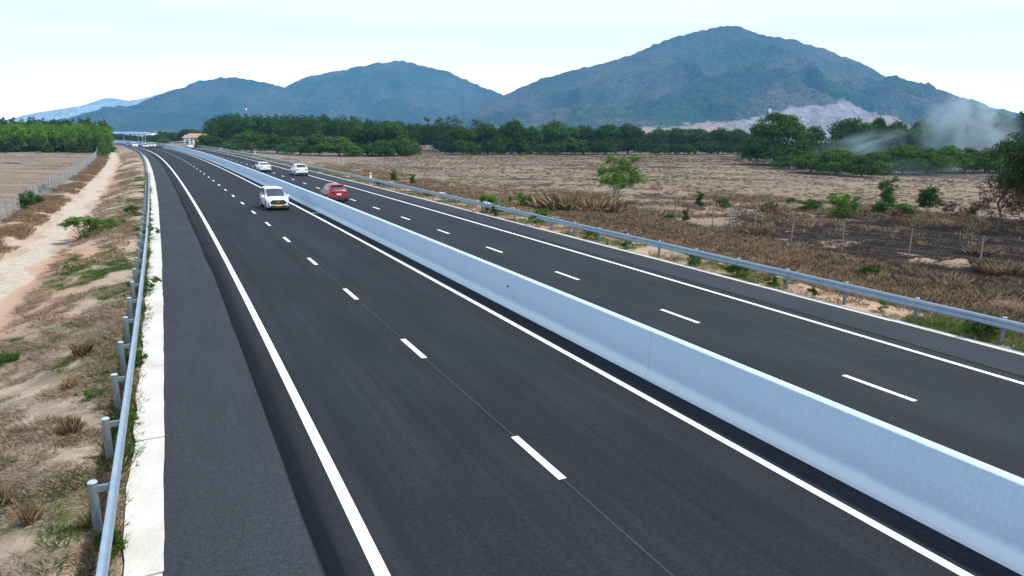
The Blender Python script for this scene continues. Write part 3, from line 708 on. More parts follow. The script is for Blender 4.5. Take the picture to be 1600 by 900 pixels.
# field stubble
def field_scatter(n, poly, seed, matk, protos, sc, dens):
    rng = np.random.default_rng(seed); (x0, x1), (y0, y1) = poly
    yy = y0+(y1-y0)*rng.random(n); xx = x0+(x1-x0)*rng.random(n)
    ss, oo = station(xx, yy); k = (rng.random(n) < dens(xx, yy)) & ((oo > 34) | (oo < -18.5))
    xx, yy, ss, oo = xx[k], yy[k], ss[k], oo[k]
    z = np.where((np.abs(oo) < 82) & (oo > -40), gz(ss, oo), -1.26); scatter('field_stubble', xx, yy, z, rng.uniform(*sc, len(xx)), matk, protos)
fd = lambda x, y: smooth(.45, .62, fbm(x*.05, y*.16, 4))*smooth(.3, .6, fbm(x*.3, y*.5, 3))
field_scatter(60000, ((-40, 130), (60, 290)), 21, 'stubble', mid_p, (.5, 1.2), lambda x, y: np.maximum(fd(x, y), .10+.25*smooth(.4, .6, fbm(x*.12, y*.2, 3))))
field_scatter(16000, ((-40, 130), (60, 290)), 22, 'straw', fine_p, (1.2, 3), lambda x, y: fd(x+30, y+9))
field_scatter(7000, ((-40, 130), (70, 290)), 23, 'grass', fine_p, (1.5, 3.2), lambda x, y: smooth(.55, .68, fbm(x*.04+5, y*.08+9, 4)))
field_scatter(26000, ((-180, -30), (60, 230)), 24, 'stubble', mid_p, (.4, 1.0), lambda x, y: fd(x+70, y+9))
# burnt heaps in the field
def mound(name, loc, rx, ry, h, m, label, cat, seed, rz=0):
    g = np.random.default_rng(seed); n, k = 22, 9; V = []; F = []
    for j in range(k):
        t = j/(k-1)
        for i in range(n):
            a = 2*math.pi*i/n; q = (1-t)*(1+.22*math.sin(3*a+seed)+g.normal(0, .05)); V.append((rx*q*math.cos(a), ry*q*math.sin(a), h*(1-(1-t)**2)*(1+g.normal(0, .12))-.06))
    for j in range(k-1):
        for i in range(n): F.append((j*n+i, j*n+(i+1) % n, (j+1)*n+(i+1) % n, (j+1)*n+i))
    o = mesh(name, V, F, m, None, True); o.location = loc; o.rotation_euler = (0, 0, rz); tag(o, label, cat); return o
M['ash'] = mat('ash_heap', (.05, .042, .04), .95); M['soil_heap'] = concrete('soil_heap', (.30, .21, .14), (.20, .14, .095), 2.2, (.11, .08, .055), .7)
def G(px, py, z=-1.2): p = measured(px, py, z); return (p.x, p.y, z)
mound('ash_heap', G(1030, 310), 4.2, 1.0, .32, M['ash'], 'low dark heap of burnt stubble in the field behind the light green sapling', 'ash heap', 1)
mound('ash_heap', G(815, 281), 5.5, 1.0, .3, M['ash'], 'long dark streak of burnt stubble in the middle of the pale field', 'ash heap', 2)
mound('ash_heap', G(1040, 262), 6, 1.2, .45, M['ash'], 'dark burnt heap in the field in front of the mango trees', 'ash heap', 3)
mound('ash_heap', G(18, 256), 3.4, .8, .35, M['ash'], 'dark streak of burnt stubble in the left field', 'ash heap', 4)
mound('soil_heap', G(140, 238.6), 5.0, 2.2, 1.0, M['soil_heap'], 'small pale soil heap at the right end of the acacia plantation', 'soil heap', 5)
mound('soil_heap', G(1440, 412), 1.5, .55, .38, M['soil_heap'], 'low straw covered soil heap by the last fence post on the right', 'soil heap', 6, .2)
mound('soil_heap', G(1500, 416), 1.9, .6, .45, M['soil_heap'], 'wide brown soil heap right of the last fence post', 'soil heap', 7, .1)
mound('soil_heap', G(1105, 338), 2.6, .9, .5, M['soil_heap'], 'reddish soil heap behind the brown grass bank', 'soil heap', 8, .1)

# --- named tufts and weeds near the camera
def gp(s, o, dz=0): x, y = road(s, o); return (float(x), float(y), float(gz(np.array([s]), np.array([o]))[0])+dz)
for i, (s, o, r, h, mk, lb) in enumerate((
    (25.0, -8.6, .30, .50, 'straw', 'upright straw coloured grass tuft beside the fifth guardrail post on the left'),
    (22.4, -8.65, .26, .36, 'straw', 'small straw coloured grass tuft between two larger tufts left of the guardrail'),
    (19.1, -8.3, .26, .48, 'straw', 'thick yellow brown grass tuft level with the second guardrail post'),
    (15.4, -8.5, .24, .38, 'straw', 'spreading yellow grass tuft nearest the bottom left corner beside the nearest post'),
    (16.6, -9.15, .26, .50, 'straw', 'tall yellow grass tuft cut by the left edge of the view'),
    (18.4, -9.3, .30, .22, 'straw_grey', 'flat grey dead grass tuft near the left edge of the view'),
    (20.2, -9.4, .3, .22, 'straw_grey', 'flat grey dead grass clump on the sandy slope'),
    (27.4, -10.8, .55, .40, 'grass', 'green grass clump on the slope at the left edge of the view'))):
    tuft(gp(s, o, -.02), r*.5, h*.75, mk, lb, n=700, w=.003, seed=300+i, lean=.4)
weeds = ((21.2, -8.2, .28, 0, 'tiny green weed on the sand near the straw tufts'), (13.9, -7.30, .42, 1, 'green weed under the nearest guardrail beam'), (18.6, -7.25, .45, 0, 'leafy green weed spilling over the left concrete strip'),
         (23.5, -7.25, .5, 1, 'leafy weed under the guardrail by the third post'), (33, -7.2, .7, 0, 'green weed patch on the left concrete strip joint'), (48, -7.15, .9, 0, 'bright green weed clump covering the left concrete strip'),
         (29.1, 16.95, .70, 1, 'dark green weed under the right guardrail left of the round bush'), (26.3, 17.1, .85, 1, 'round dark green bush under the right guardrail'), (34.7, 16.95, .5, 0, 'small green weed at the foot of a right guardrail post'),
         (15.6, 17.15, 1.0, 1, 'tall dark green weed poking over the right guardrail near the view edge'), (21.9, 16.9, .42, 0, 'low green weed at the right concrete strip beside a post'), (23.8, 16.85, .5, 0, 'pale green weed between two right guardrail posts'),
         (38.7, 17.2, .8, 1, 'green weed clump left along the right guardrail'), (45, 17.1, .9, 0, 'wide green weed clump under the right guardrail below the sapling'), (54, 17.4, 1.5, 2, 'tall leafy weeds crossing the right guardrail below the small round tree'),
         (48, 19.0, 1.3, 1, 'dark green shrub in the white drain behind the right guardrail'), (52, 17.3, 1.1, 1, 'dark weed clump at the right guardrail beside the tall leafy weeds'), (68, 17.4, .8, 0, 'small green clump below the right guardrail'),
         (85, 17.5, .9, 1, 'green clump by the right guardrail below the marker post'), (19.1, 17.3, .5, 2, 'low pale grassy weed at the right concrete strip'))
for s, o, sc, k, lb in weeds: plant('shrub%d' % k, gp(s, o, 0), sc, lb, 'weed', name='weed')
plant('shrub2', gp(55.7, -11.1), 2.1, 'leafy green shrub growing at the edge of the dry ditch on the left', 'shrub', sz=1.5)
plant('shrub0', gp(56, -9.4), 1.3, 'small bright green shrub right of the ditch shrub', 'shrub', sz=.8)
plant('shrub1', gp(64, -8.5), .8, 'tiny green shrub on the red soil beside the left guardrail', 'shrub')
for s, o, k, lb in ((75, -16.5, 1.4, 'dark green cassava plant at the near end of the left fence'), (80, -16.9, 1.3, 'dark green cassava plant right of the first one at the left fence'), (84, -17.5, 1.3, 'dark green cassava plant behind the left fence wire'), (97, -17.6, 1.1, 'small green cassava plant farther along the left fence')):
    plant('shrub1', gp(s, o), k, lb, 'plant', name='cassava_plant', sz=k*1.25)
plant('shrub0', gp(210, -14.8), 4.2, 'green bush at the far end of the left fence by the plantation', 'bush', name='bush', sz=3.4)

# --- mid right shrubs and trees
plant('sapling', G(962, 322), 1.3, 'light green young tree with several pale stems alone in the right field', 'tree', rz=.4, sz=1.05)
plant('upright', G(1093, 323), .80, 'small dark green upright bush right of the light green sapling', 'bush', sz=.85)
plant('bush0', G(1319, 340), 2.2, 'bright green bush left of the tall dark bush', 'bush', sz=1.9)
plant('upright', G(1379, 334), 1.75, 'tallest dark green bush standing on the burnt edge of the field', 'bush', sz=1.85)
plant('bush1', G(1450, 333), 1.9, 'rounded green bush right of the tall dark bush', 'bush', sz=2.3)
plant('bush0', G(1412, 336), 1.6, 'low green bush between the tall dark bush and the rounded bush', 'bush', sz=1.0)
plant('bush0', G(1268, 330), 1.7, 'low spreading bush left of the bright green bush', 'bush', sz=1.0)
plant('shrub0', G(1205, 330), 1.2, 'small pale green bush at the field edge', 'bush', sz=1.0)
plant('shrub1', G(1240, 318), 1.3, 'flat dark green bush farther out in the field', 'bush', sz=.8)
plant('shrub1', G(1048, 345), .9, 'small green bush on the reddish soil', 'bush'); plant('upright', G(1071, 346), .6, 'tiny dark upright bush beside the reddish soil heap', 'bush')
plant('shrub0', G(1130, 328), 1.3, 'small yellow green bush behind the reddish soil heap', 'bush')
plant('bush1', G(1518, 340), .9, 'tiny green bush left of the scorched tree', 'bush')
plant('shrub3', G(1487, 345), 2.2, 'brown scorched bush left of the scorched tree', 'bush', sz=1.8)
plant('shrub3', G(1398, 348), 1.9, 'brown scorched bush under the tall dark bush', 'bush', sz=1.2)
plant('shrub3', G(1205, 345), 1.8, 'brown dead bush left of the fence posts', 'bush', sz=1.2)
plant('upright', G(617, 287), 1.15, 'young green shrub behind the right guardrail beside the marker post', 'shrub', sz=1.05); plant('upright', G(646, 291), .9, 'second young green shrub right of the marker post', 'shrub', sz=.85)
plant('shrub0', G(812, 330), 1.4, 'small round topped tree beside the white drain', 'tree', name='small_tree', sz=1.9)
plant('shrub1', G(1357, 432, -1), .8, 'small green weed on the brown grass bank below the fence', 'weed')
for i, (px, py, r, h) in enumerate(((858, 330, .9, 1.9), (885, 334, 1.2, 2.2), (912, 332, 1.1, 2.2), (930, 336, 1.0, 2.0), (945, 338, .9, 1.6))):
    tuft(G(px, py, -1.2), r*1.25, h*.85, 'straw' if i in (0, 2, 3) else 'straw_brown', ['leftmost tall brown grass clump behind the right guardrail', 'second tall brown grass clump from the left below the sapling', 'middle tall brown grass clump below the sapling', 'fourth tall brown grass clump from the left below the sapling', 'rightmost tall brown grass clump at the foot of the sapling'][i], n=1500, w=.012, seed=400+i, group='tall brown grass clumps', lean=.75)
for i, (px, py, r, h, lb) in enumerate(((1562, 425, 1.1, .65, 'large dry brown bush of tangled stems at the right edge of the view'), (1172, 372, .5, .8, 'upright straw clump on the brown bank left of the fence posts'), (1535, 400, .8, .6, 'dry brown brush behind the soil heaps'))):
    tuft(G(px, py, -1.15), r, h, 'straw_brown', lb, 'dry bush', n=1500, w=.010, seed=420+i, name='dry_bush', lean=.9)
scorched(G(1557, 362), 'half scorched tree with a green top and brown lower leaves at the right', .95, -.35, 1.04)
scorched(G(1635, 352), 'second half scorched tree cut by the right edge of the view', 1.0, .5)

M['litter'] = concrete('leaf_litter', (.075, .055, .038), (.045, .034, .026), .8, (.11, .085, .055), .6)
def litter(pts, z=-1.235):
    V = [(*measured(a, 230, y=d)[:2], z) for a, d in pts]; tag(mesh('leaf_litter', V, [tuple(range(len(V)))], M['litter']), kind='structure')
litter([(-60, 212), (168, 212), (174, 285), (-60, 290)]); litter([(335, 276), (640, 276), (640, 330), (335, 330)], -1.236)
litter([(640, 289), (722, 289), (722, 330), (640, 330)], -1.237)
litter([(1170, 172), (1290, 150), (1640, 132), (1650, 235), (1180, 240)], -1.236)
# concrete drain behind the right guardrail
dr_ = sweep('drainage_channel', [(19.35, -.6), (19.4, -.13), (19.75, -.13), (20.1, -.24), (20.9, -.26), (21.2, -.17), (21.6, -.17), (21.65, -.95)], 46, 96, 1.0, M['drain'], closed=False)
tag(dr_, 'pale concrete drainage channel running behind the right guardrail', 'drain')
# --- left plantation
GA = 'acacia trees of the left plantation'
for i in range(40):
    px = -30+i*5.15; p = measured(px, 237, -1.2); p.y += random.uniform(-1.5, 1.5); k = random.randrange(3)
    plant('acacia%d' % k, (p.x, p.y, -1.25), random.uniform(.84, .98), 'slim green acacia in the front row of the plantation at the left', 'tree', GA+', front row', sz=random.uniform(.84, .97))
for r, (d, n, h) in enumerate(((222, 36, .84), (230, 36, .86), (240, 34, .9), (252, 32, .96), (270, 34, 1.14))):
    for i in range(n):
        x = -205*d/216+i*(205-127+(-2 if r else 0))*d/216/n*1.0 if False else None
        px = -30+i*(204.0/n)+random.uniform(-2, 2); p = measured(px, 237, y=d); k = random.randrange(3)+(3 if r == 4 else 0)
        plant('acacia%d' % k, (p.x, d+random.uniform(-2, 2), -1.25), h*random.uniform(.93, 1.07), 'acacia behind the front row of the plantation at the left' if r < 4 else 'taller dark acacia at the back of the plantation at the left', 'tree', GA+(', inner rows' if r < 4 else ', tall back row'), sz=h*random.uniform(.93, 1.09))
for i in range(46):
    p = measured(-30+i*4.5+random.uniform(-2, 2), 237, y=random.choice((219, 224, 229)))
    plant('under', (p.x, p.y, -1.25), random.uniform(1.6, 2.4), 'dark undergrowth bush among the trunks of the left plantation', 'bush', 'undergrowth bushes in the left plantation', sz=random.uniform(1.5, 2.6))
# --- right plantation behind the bushes
GB = 'dark acacia trees of the plantation right of the road'
for r, (d, x0, x1, n, h) in enumerate(((282, 332, 560, 34, 1.28), (296, 330, 600, 36, 1.42), (312, 328, 640, 38, 1.5))):
    for i in range(n):
        px = x0+(x1-x0)*(i+random.uniform(-.3, .3))/n; p = measured(px, 230, y=d)
        hh = h*random.uniform(.93, 1.06)*(1-.14*smooth(500, 640, px)-.12*(1-smooth(328, 352, px)))
        plant('acacia%d' % random.randrange(3, 6), (p.x, d+random.uniform(-2, 2), -1.25), hh*1.1, 'tall dark acacia in the front row of the plantation right of the road' if r == 0 else 'tall dark acacia inside the plantation right of the road', 'tree', GB+(', front row' if r == 0 else ', inner rows'), sz=hh)
for r, (d, n) in enumerate(((296, 26), (306, 26))):
    for i in range(n):
        px = 636+84*(i+random.uniform(-.3, .3))/n; p = measured(px, 230, y=d)
        plant('acacia%d' % random.randrange(3, 6), (p.x, d, -1.25), 1.0, 'thin straight tree in the row of bare trunks between the mango groves', 'tree', 'thin trees between the mango groves', sz=1.15*random.uniform(.95, 1.05))
def tree_at(key, px, base_y, top_y, width=None, label='', cat='tree', group=None, natural=(10, 15), z=-1.22, name=None, dy=0):
    p = measured(px, base_y, z); d = p.y+dy; p = measured(px, base_y, y=d); top = measured(px, top_y, y=d).z-z
    sz = top/natural[0]; sc = (width/1080.2*d*1.04/natural[1]) if width else sz
    return plant(key, (p.x, d, z), sc, label, cat, group, sz=sz, name=name)
MG = (9.9, 15.2); CG = (5.6, 9.4)
# bushes in front of the right plantation
for i, (px, by, ty, w, key, lb) in enumerate((
    (392, 239, 205, 78, 'cashew0', 'rounded green tree in front of the left end of the right plantation'),
    (372, 238, 216, 40, 'cashew1', 'small green tree left of the rounded green tree'),
    (432, 240, 211, 60, 'cashew1', 'dull green tree between the rounded tree and the bright bushes'),
    (470, 242, 214, 62, 'cashew2', 'bright green spreading tree behind the fence posts'),
    (500, 243, 210, 66, 'cashew0', 'broad green tree in the middle of the bright bushes'),
    (530, 244, 214, 60, 'cashew3', 'bright green tree right of the broad green tree'),
    (551, 245, 228, 36, 'cashew3', 'lowest bright green bush where the field begins'))):
    tree_at(key, px, by, ty, w, lb, natural=CG, name='broad_leaf_tree')
for px, by, ty, w, key, lb in (
    (575, 243, 196, 74, 'mango0', 'dark mango tree at the left of the field edge'), (612, 243.5, 192, 78, 'mango1', 'tallest dark mango tree of the group at the left of the field'),
    (596, 245, 219, 44, 'cashew0', 'small rounded green tree in front of the dark mango group'), (634, 242.5, 206, 42, 'mango2', 'dark tree at the right end of the left mango group'), (632, 244, 227, 24, 'cashew1', 'small low tree at the right tip of the left mango group')):
    tree_at(key, px, by, ty, w, lb, natural=MG if 'mango' in key else CG, name='mango_tree' if 'mango' in key else 'broad_leaf_tree')
row = ((722, 199, 62, 'leftmost mango tree of the long row across the field'), (762, 196, 66, 'mango tree with a pale forked trunk in the long row'), (797, 191, 60, 'second tallest mango tree left of the low crowned one'),
       (828, 200, 50, 'mango tree in the gap left of the low spreading crown'), (872, 193, 84, 'low spreading mango tree whose crown touches the ground'), (912, 199, 56, 'mango tree right of the low spreading crown'),
       (945, 197, 62, 'leaning mango tree with a dark trunk in the middle of the row'), (982, 196, 62, 'tall mango tree below the left end of the quarry'), (1024, 203, 48, 'small mango tree with light showing beneath it'),
       (1055, 202, 58, 'mango tree with a pale trunk below the quarry strip'), (1085, 203, 60, 'dome shaped dark mango tree below the quarry strip'), (1120, 202, 56, 'mango tree with a forked trunk near the right end of the row'), (1152, 204, 56, 'last mango tree of the row beside the big tree'))
for i, (px, ty, w, lb) in enumerate(row):
    tree_at('mango%d' % (i % 4), px, 241.3-(px-720)*.0008, ty, w, lb, natural=MG, group=None)
for i in range(15):
    px = 705+i*33+random.uniform(-9, 9); tree_at('mango%d' % ((i+2) % 4), px, 237.6, 204+random.uniform(-3, 4)+(px-700)*.006, 50, 'mango tree standing behind the long front row', natural=MG, group='mango trees behind the front row')
# loose emergent trees
for px, ty, w, k, lb in ((552, 181, 30, 0, 'thin crowned tree rising above the dark mango group'), (682, 181, 34, 1, 'left of two pale thin crowned trees above the straight trunks'), (706, 182, 34, 0, 'right of two pale thin crowned trees above the straight trunks'), (742, 184, 48, 1, 'pale olive tree rising behind the mango row')):
    tree_at('loose%d' % k, px, 234, ty, w, lb, natural=(13.6, 8), name='tall_loose_tree')
# big tree and the orchard at the right
tree_at('big', 1213, 258, 177, 108, 'biggest dark round tree standing alone beside the field below the quarry', natural=(13.6, 16))
tree_at('loose0', 1186, 250, 186, 40, 'nearly bare tree behind the left side of the biggest tree', natural=(13.6, 8), name='tall_loose_tree')
for px, ty, w, k, lb in ((1183, 212, 46, 2, 'low dark tree attached to the left of the biggest tree'), (1262, 200, 60, 0, 'dark tree directly right of the biggest tree'), (1322, 189, 84, 1, 'wide dark tree in the second rank right of the biggest tree'), (1350, 196, 60, 3, 'dark tree behind the thin smoke'),
                         (1365, 187, 34, 2, 'spiky topped tree rising above the second rank'), (1398, 194, 70, 0, 'hazy round tree behind the thin smoke wisp'), (1440, 193, 70, 2, 'hazy round tree left of the thick smoke'), (1480, 200, 60, 1, 'tree standing in the left of the thick smoke'),
                         (1516, 176, 74, 3, 'tall tree half hidden by the thick smoke'), (1553, 181, 62, 0, 'tall tree right behind the thick smoke'), (1590, 178, 60, 1, 'tall tree at the right edge behind the smoke'), (1625, 182, 60, 2, 'tall tree outside the right edge behind the smoke')):
    tree_at('mango%d' % k, px, 252 if px < 1300 else 256, ty, w, lb, natural=MG)
for i, (px, by, ty, w, k, lb) in enumerate((
    (1232, 264, 242, 56, 0, 'leftmost low cashew tree in front of the biggest tree'), (1268, 270, 240, 62, 1, 'low cashew tree right of the leftmost one'), (1305, 273, 233, 78, 0, 'broad cashew tree with a dark forked trunk'),
    (1346, 276, 246, 58, 1, 'small cashew tree in front of the thin smoke'), (1368, 272, 238, 54, 2, 'light green cashew tree between the small and the tall one'), (1409, 272, 227, 74, 0, 'tallest front cashew tree with spreading dark limbs'),
    (1446, 273, 232, 66, 1, 'cashew tree right of the tallest one'), (1478, 271, 228, 62, 0, 'cashew tree in front of the thick smoke'), (1508, 270, 232, 60, 1, 'hazy cashew tree at the right of the orchard front'), (1540, 270, 232, 60, 0, 'cashew tree partly behind the scorched tree'), (1575, 270, 232, 62, 1, 'rightmost cashew tree behind the scorched tree'), (1332, 268, 240, 60, 3, 'bright cashew tree behind the gap in the orchard front'))):
    tree_at('cashew%d' % k, px, by, ty, w, lb, natural=CG)
# distant trees round the far end of the road
GD = 'distant trees beyond the end of the road'
rr = random.Random(11)
for i in range(62):
    px = 168+rr.random()*170; d = rr.uniform(380, 760); p = measured(px, 210, y=d)
    ss, oo = station(p.x, d)
    if -22 < oo[0] < 32: d += 260; p = measured(px, 210, y=d)
    plant(rr.choice(['mango0', 'mango2', 'mango3', 'cashew0', 'cashew1', 'mango1']), (p.x, d, -1.3), rr.uniform(.6, 1.0), 'dark tree among the distant trees beyond the end of the road', 'tree', GD, sz=rr.uniform(.45, .8) if px > 240 else rr.uniform(.22, .34)*(d/700+.2))
for px, d, ty, lb in ((322, 268, 212, 'small dark tree in front of the red roofed house'), (337, 262, 214, 'small dark tree right of the red roofed house'), (310, 330, 205, 'dark tree behind the red roofed house'), (330, 335, 201, 'second dark tree behind the red roofed house'), (290, 420, 203, 'dark tree left behind the red roofed house')):
    p = measured(px, 230, y=d); t = measured(px, ty, y=d).z+1.25
    plant('mango2', (p.x, d, -1.25), t/9.9, lb, 'tree')

# ================================================================== buildings and road end
M['wall_w'] = concrete('painted_wall', (.72, .70, .64), (.62, .60, .55), .5); M['roof_red'] = mat('red_tiles', (.40, .22, .18), .8); M['roof_white'] = mat('white_sheet_roof', (.72, .76, .78), .5)
M['roof_blue'] = mat('blue_sheet_roof', (.14, .30, .58), .5); M['win'] = mat('dark_glass', (.03, .04, .05), .15); M['metal_grey'] = mat('grey_metal', (.4, .42, .44), .5, .4)
def house(px, d, w, dep, h, rh, roofm, label, name='house', rz=0, cat='house', wins=3):
    p = measured(px, 230, y=d); r = empty(name, (p.x, d, -1.25), rz); tag(r, label, cat)
    MB().box((0, 0, h/2), (w, dep, h)).build('wall', M['wall_w'], r)
    a, b = w/2+.6, dep/2+.6
    MB().add([(-a, -b, h), (a, -b, h), (a, b, h), (-a, b, h), (-a*.75, 0, h+rh), (a*.75, 0, h+rh)], [(0, 1, 5, 4), (1, 2, 5), (2, 3, 4, 5), (3, 0, 4), (3, 2, 1, 0)]).build('roof', roofm, r)
    for i in range(wins):
        x = -w/2+w*(i+.5)/wins; wd = MB().box((x, -dep/2-.04, h*.6), (w/wins*.4, .06, h*.28)).build('window', M['win'], r)
    MB().box((w*.1, -dep/2-.05, 1.0), (1, .08, 2)).build('door', M['bark'], r)
    return r
house(311, 318, 9.0, 7, 4.2, 1.9, M['roof_red'], 'two storey white house with a red tiled roof beside the far road')
house(296.5, 312, 3.0, 4, 4.2, 1.3, M['roof_red'], 'narrow white gabled annex left of the red roofed house', name='annex', wins=1, cat='building')
house(264, 760, 9, 7, 4.2, 1.2, M['roof_white'], 'long low building with a bright white roof among the distant trees', wins=4)
house(246, 640, 7, 6, 3.0, 1.2, M['roof_white'], 'small pale roofed house among the distant trees', wins=2)
house(253, 830, 8, 7, 5.0, 1.5, M['roof_white'], 'grey white building behind the distant trees', wins=3)
house(206, 800, 42, 12, 3.5, 1.6, M['roof_blue'], 'very long low shed with a blue roof in front of the hills', name='long_shed', cat='shed', wins=8)
def canopy():
    p = measured(280.5, 230, y=285); r = empty('canopy', (p.x, 285, -1.0), .1); tag(r, 'white roofed open shelter at the far right road edge', 'shelter')
    MB().add([(-2.8, -2.5, 2.3), (2.8, -2.5, 2.9), (2.8, 2.5, 2.9), (-2.8, 2.5, 2.3), (-2.8, -2.5, 2.45), (2.8, -2.5, 3.1), (2.8, 2.5, 3.1), (-2.8, 2.5, 2.45)], [(3, 2, 1, 0), (4, 5, 6, 7), (0, 1, 5, 4), (1, 2, 6, 5), (2, 3, 7, 6), (3, 0, 4, 7)]).build('roof', M['roof_white'], r)
    for sx, sy in ((-2.4, -2), (2.4, -2), (-2.4, 2), (2.4, 2)): MB().box((sx, sy, 1.2), (.15, .15, 2.7)).build('post', M['metal_grey'], r)
canopy()
def roadsign():
    p = measured(297.2, 230, y=262); r = empty('road_sign', (p.x, 262, -.9), .25); tag(r, 'tall green road sign on two posts in front of the red roofed house', 'road sign')
    MB().box((0, 0, 3.0), (1.75, .08, 2.7)).build('panel', M['green'], r)
    for i, (w, h, z) in enumerate(((.9, .55, 3.75), (1.05, .45, 3.0), (.9, .4, 2.4))):
        MB().box((0, -.05, z), (w, .03, h)).build('lettering', M['pale_green'], r)
    for sx in (-.7, .7): MB().tube([(sx, .08, -.3), (sx, .08, 4.3)], .06, 8).build('post', M['metal_grey'], r)
roadsign()
for px, ty, d, lb in ((217.3, 211, 330, 'leftmost lamp post above the distant cars'), (224.2, 207, 345, 'middle lamp post above the distant cars'), (228.3, 207.5, 352, 'rightmost lamp post above the distant cars'), (195, 211, 360, 'lamp post left of the others near the plantation end')):
    p = measured(px, 230, y=d); h = measured(px, ty, y=d).z+1.0; r = empty('street_lamp', (p.x, d, -1)); tag(r, lb, 'street lamp', 'lamp posts at the far end of the road')
    MB().tube([(0, 0, 0), (0, 0, h)], [.13, .07], 8).build('pole', M['metal_grey'], r); MB().tube([(0, 0, h-.05), (.8, 0, h+.25), (1.3, 0, h+.3)], .05, 6).build('arm', M['metal_grey'], r); MB().box((1.5, 0, h+.27), (.7, .25, .1)).build('lamp_head', M['white'], r)
def mast():
    d = 1500; p = measured(387, 205, y=d); h = measured(387, 169, y=d).z+1.2; r = empty('radio_mast', (p.x, d, -1.2)); tag(r, 'thin red and white radio mast rising above the right plantation', 'mast')
    MB().tube([(0, 0, 0), (0, 0, h*.8)], [1.0, .7], 4).build('lattice', M['metal_grey'], r); MB().tube([(0, 0, h*.8), (0, 0, h*.93)], .9, 6).build('red_band', M['roof_red'], r); MB().tube([(0, 0, h*.93), (0, 0, h)], 1.6, 8).build('antenna_panel', M['white'], r)
mast()
for px, py, ty, d, lb in ((1202, 185, 170, 2000, 'pale crusher tower at the quarry foot'),):
    p = measured(px, py, y=d); r = empty('crusher_tower', (p.x, d, -1.2)); tag(r, lb, 'tower')
    h = measured(px, ty, y=d).z+1.2; MB().box((0, 0, h*.5), (6, 6, h)).build('frame', M['roof_white'], r); MB().box((9, 0, h*.4), (14, 5, h*.35)).build('hopper', M['roof_white'], r)

# ================================================================== hills
def hill_mat(name, g1, g2, br, quarry=False, sc=1.0, rough_=True):
    m = mat(name, g1, 1.0, spec=0.0); t = NT(m); v = t.coord('Object')
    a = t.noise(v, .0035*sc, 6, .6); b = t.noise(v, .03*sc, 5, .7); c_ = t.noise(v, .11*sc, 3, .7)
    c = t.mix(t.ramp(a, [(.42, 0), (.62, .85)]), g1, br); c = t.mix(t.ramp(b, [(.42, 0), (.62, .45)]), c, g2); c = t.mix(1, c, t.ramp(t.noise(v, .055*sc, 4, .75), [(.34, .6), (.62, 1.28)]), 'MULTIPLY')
    if rough_: c = t.mix(1, c, t.ramp(c_, [(.36, .42), (.6, 1.42)]), 'MULTIPLY')
    if quarry:
        q = t.attr('quarry'); rock = t.mix(t.ramp(b, [(.35, 0), (.65, 1)]), (.40, .37, .36), (.17, .155, .15)); rock = t.mix(q[1], rock, (.42, .28, .21))
        rock = t.mix(t.ramp(c_, [(.35, .8), (.6, 0)]), rock, (.17, .17, .17))
        mk = t.ramp(t.math('ADD', q[0], t.math('MULTIPLY', t.math('SUBTRACT', b, .5), .9)), [(.42, 0), (.58, 1)])
        c = t.mix(mk, c, rock)
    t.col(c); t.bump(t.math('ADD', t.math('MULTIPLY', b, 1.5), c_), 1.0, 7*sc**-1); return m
def hill(name, D, prof_px, wf, label, m, seed, res=10, rough=1.0, quarry=None, back=None):
    P = [measured(a, b, y=D) for a, b in prof_px]; xs = [p.x for p in P]; zs = [p.z+1.3 for p in P]
    x = np.arange(xs[0], xs[-1], res); Rg = np.interp(x, xs, zs)
    k = np.ones(7)/7; Rg = np.convolve(np.pad(Rg, 3, 'edge'), k, 'valid')
    y = np.concatenate([np.arange(-wf, 0, res), np.arange(0, (back or wf*.7), res*2.5)]); n = len(y)
    Xg, Yg = np.meshgrid(x, y, indexing='ij'); RR = np.repeat(Rg[:, None], n, 1)
    W_ = np.where(Yg < 0, wf, back or wf*.7); t = np.clip(np.abs(Yg)/W_, 0, 1)
    shape = (1-t)**1.25*(1-.12*np.sin(np.pi*t))
    ridg = 1-np.abs(2*fbm(Xg/420+seed, Yg/620+seed*2, 4)-1); ridg2 = 1-np.abs(2*fbm(Xg/150+seed, Yg/260, 4)-1)
    z = RR*shape; env = RR*np.sin(np.pi*np.clip(t, 0, 1))
    z = z+env*((ridg-.76)*.46+(ridg2-.74)*.26)*rough
    z = z+(fbm(Xg/16, Yg/16, 2)-.5)*13*smooth(5, 60, z)*rough+(fbm(Xg/45, Yg/45, 3)-.5)*9*smooth(5, 60, z)
    z = np.where(t > .97, np.minimum(z, 0), z)
    V = np.stack([Xg.ravel(), (Yg+D).ravel(), z.ravel()-1.3], 1)
    i = np.arange(len(x)-1)[:, None]*n; kk = np.arange(n-1)[None]; F = np.stack([i+kk, i+n+kk, i+n+kk+1, i+kk+1], -1).reshape(-1, 4)
    cols = None
    if quarry: cols = {'quarry': quarry(V)}
    o = mesh(name, V, F, m, None, True, cols=cols); tag(o, label, kind='structure'); return o
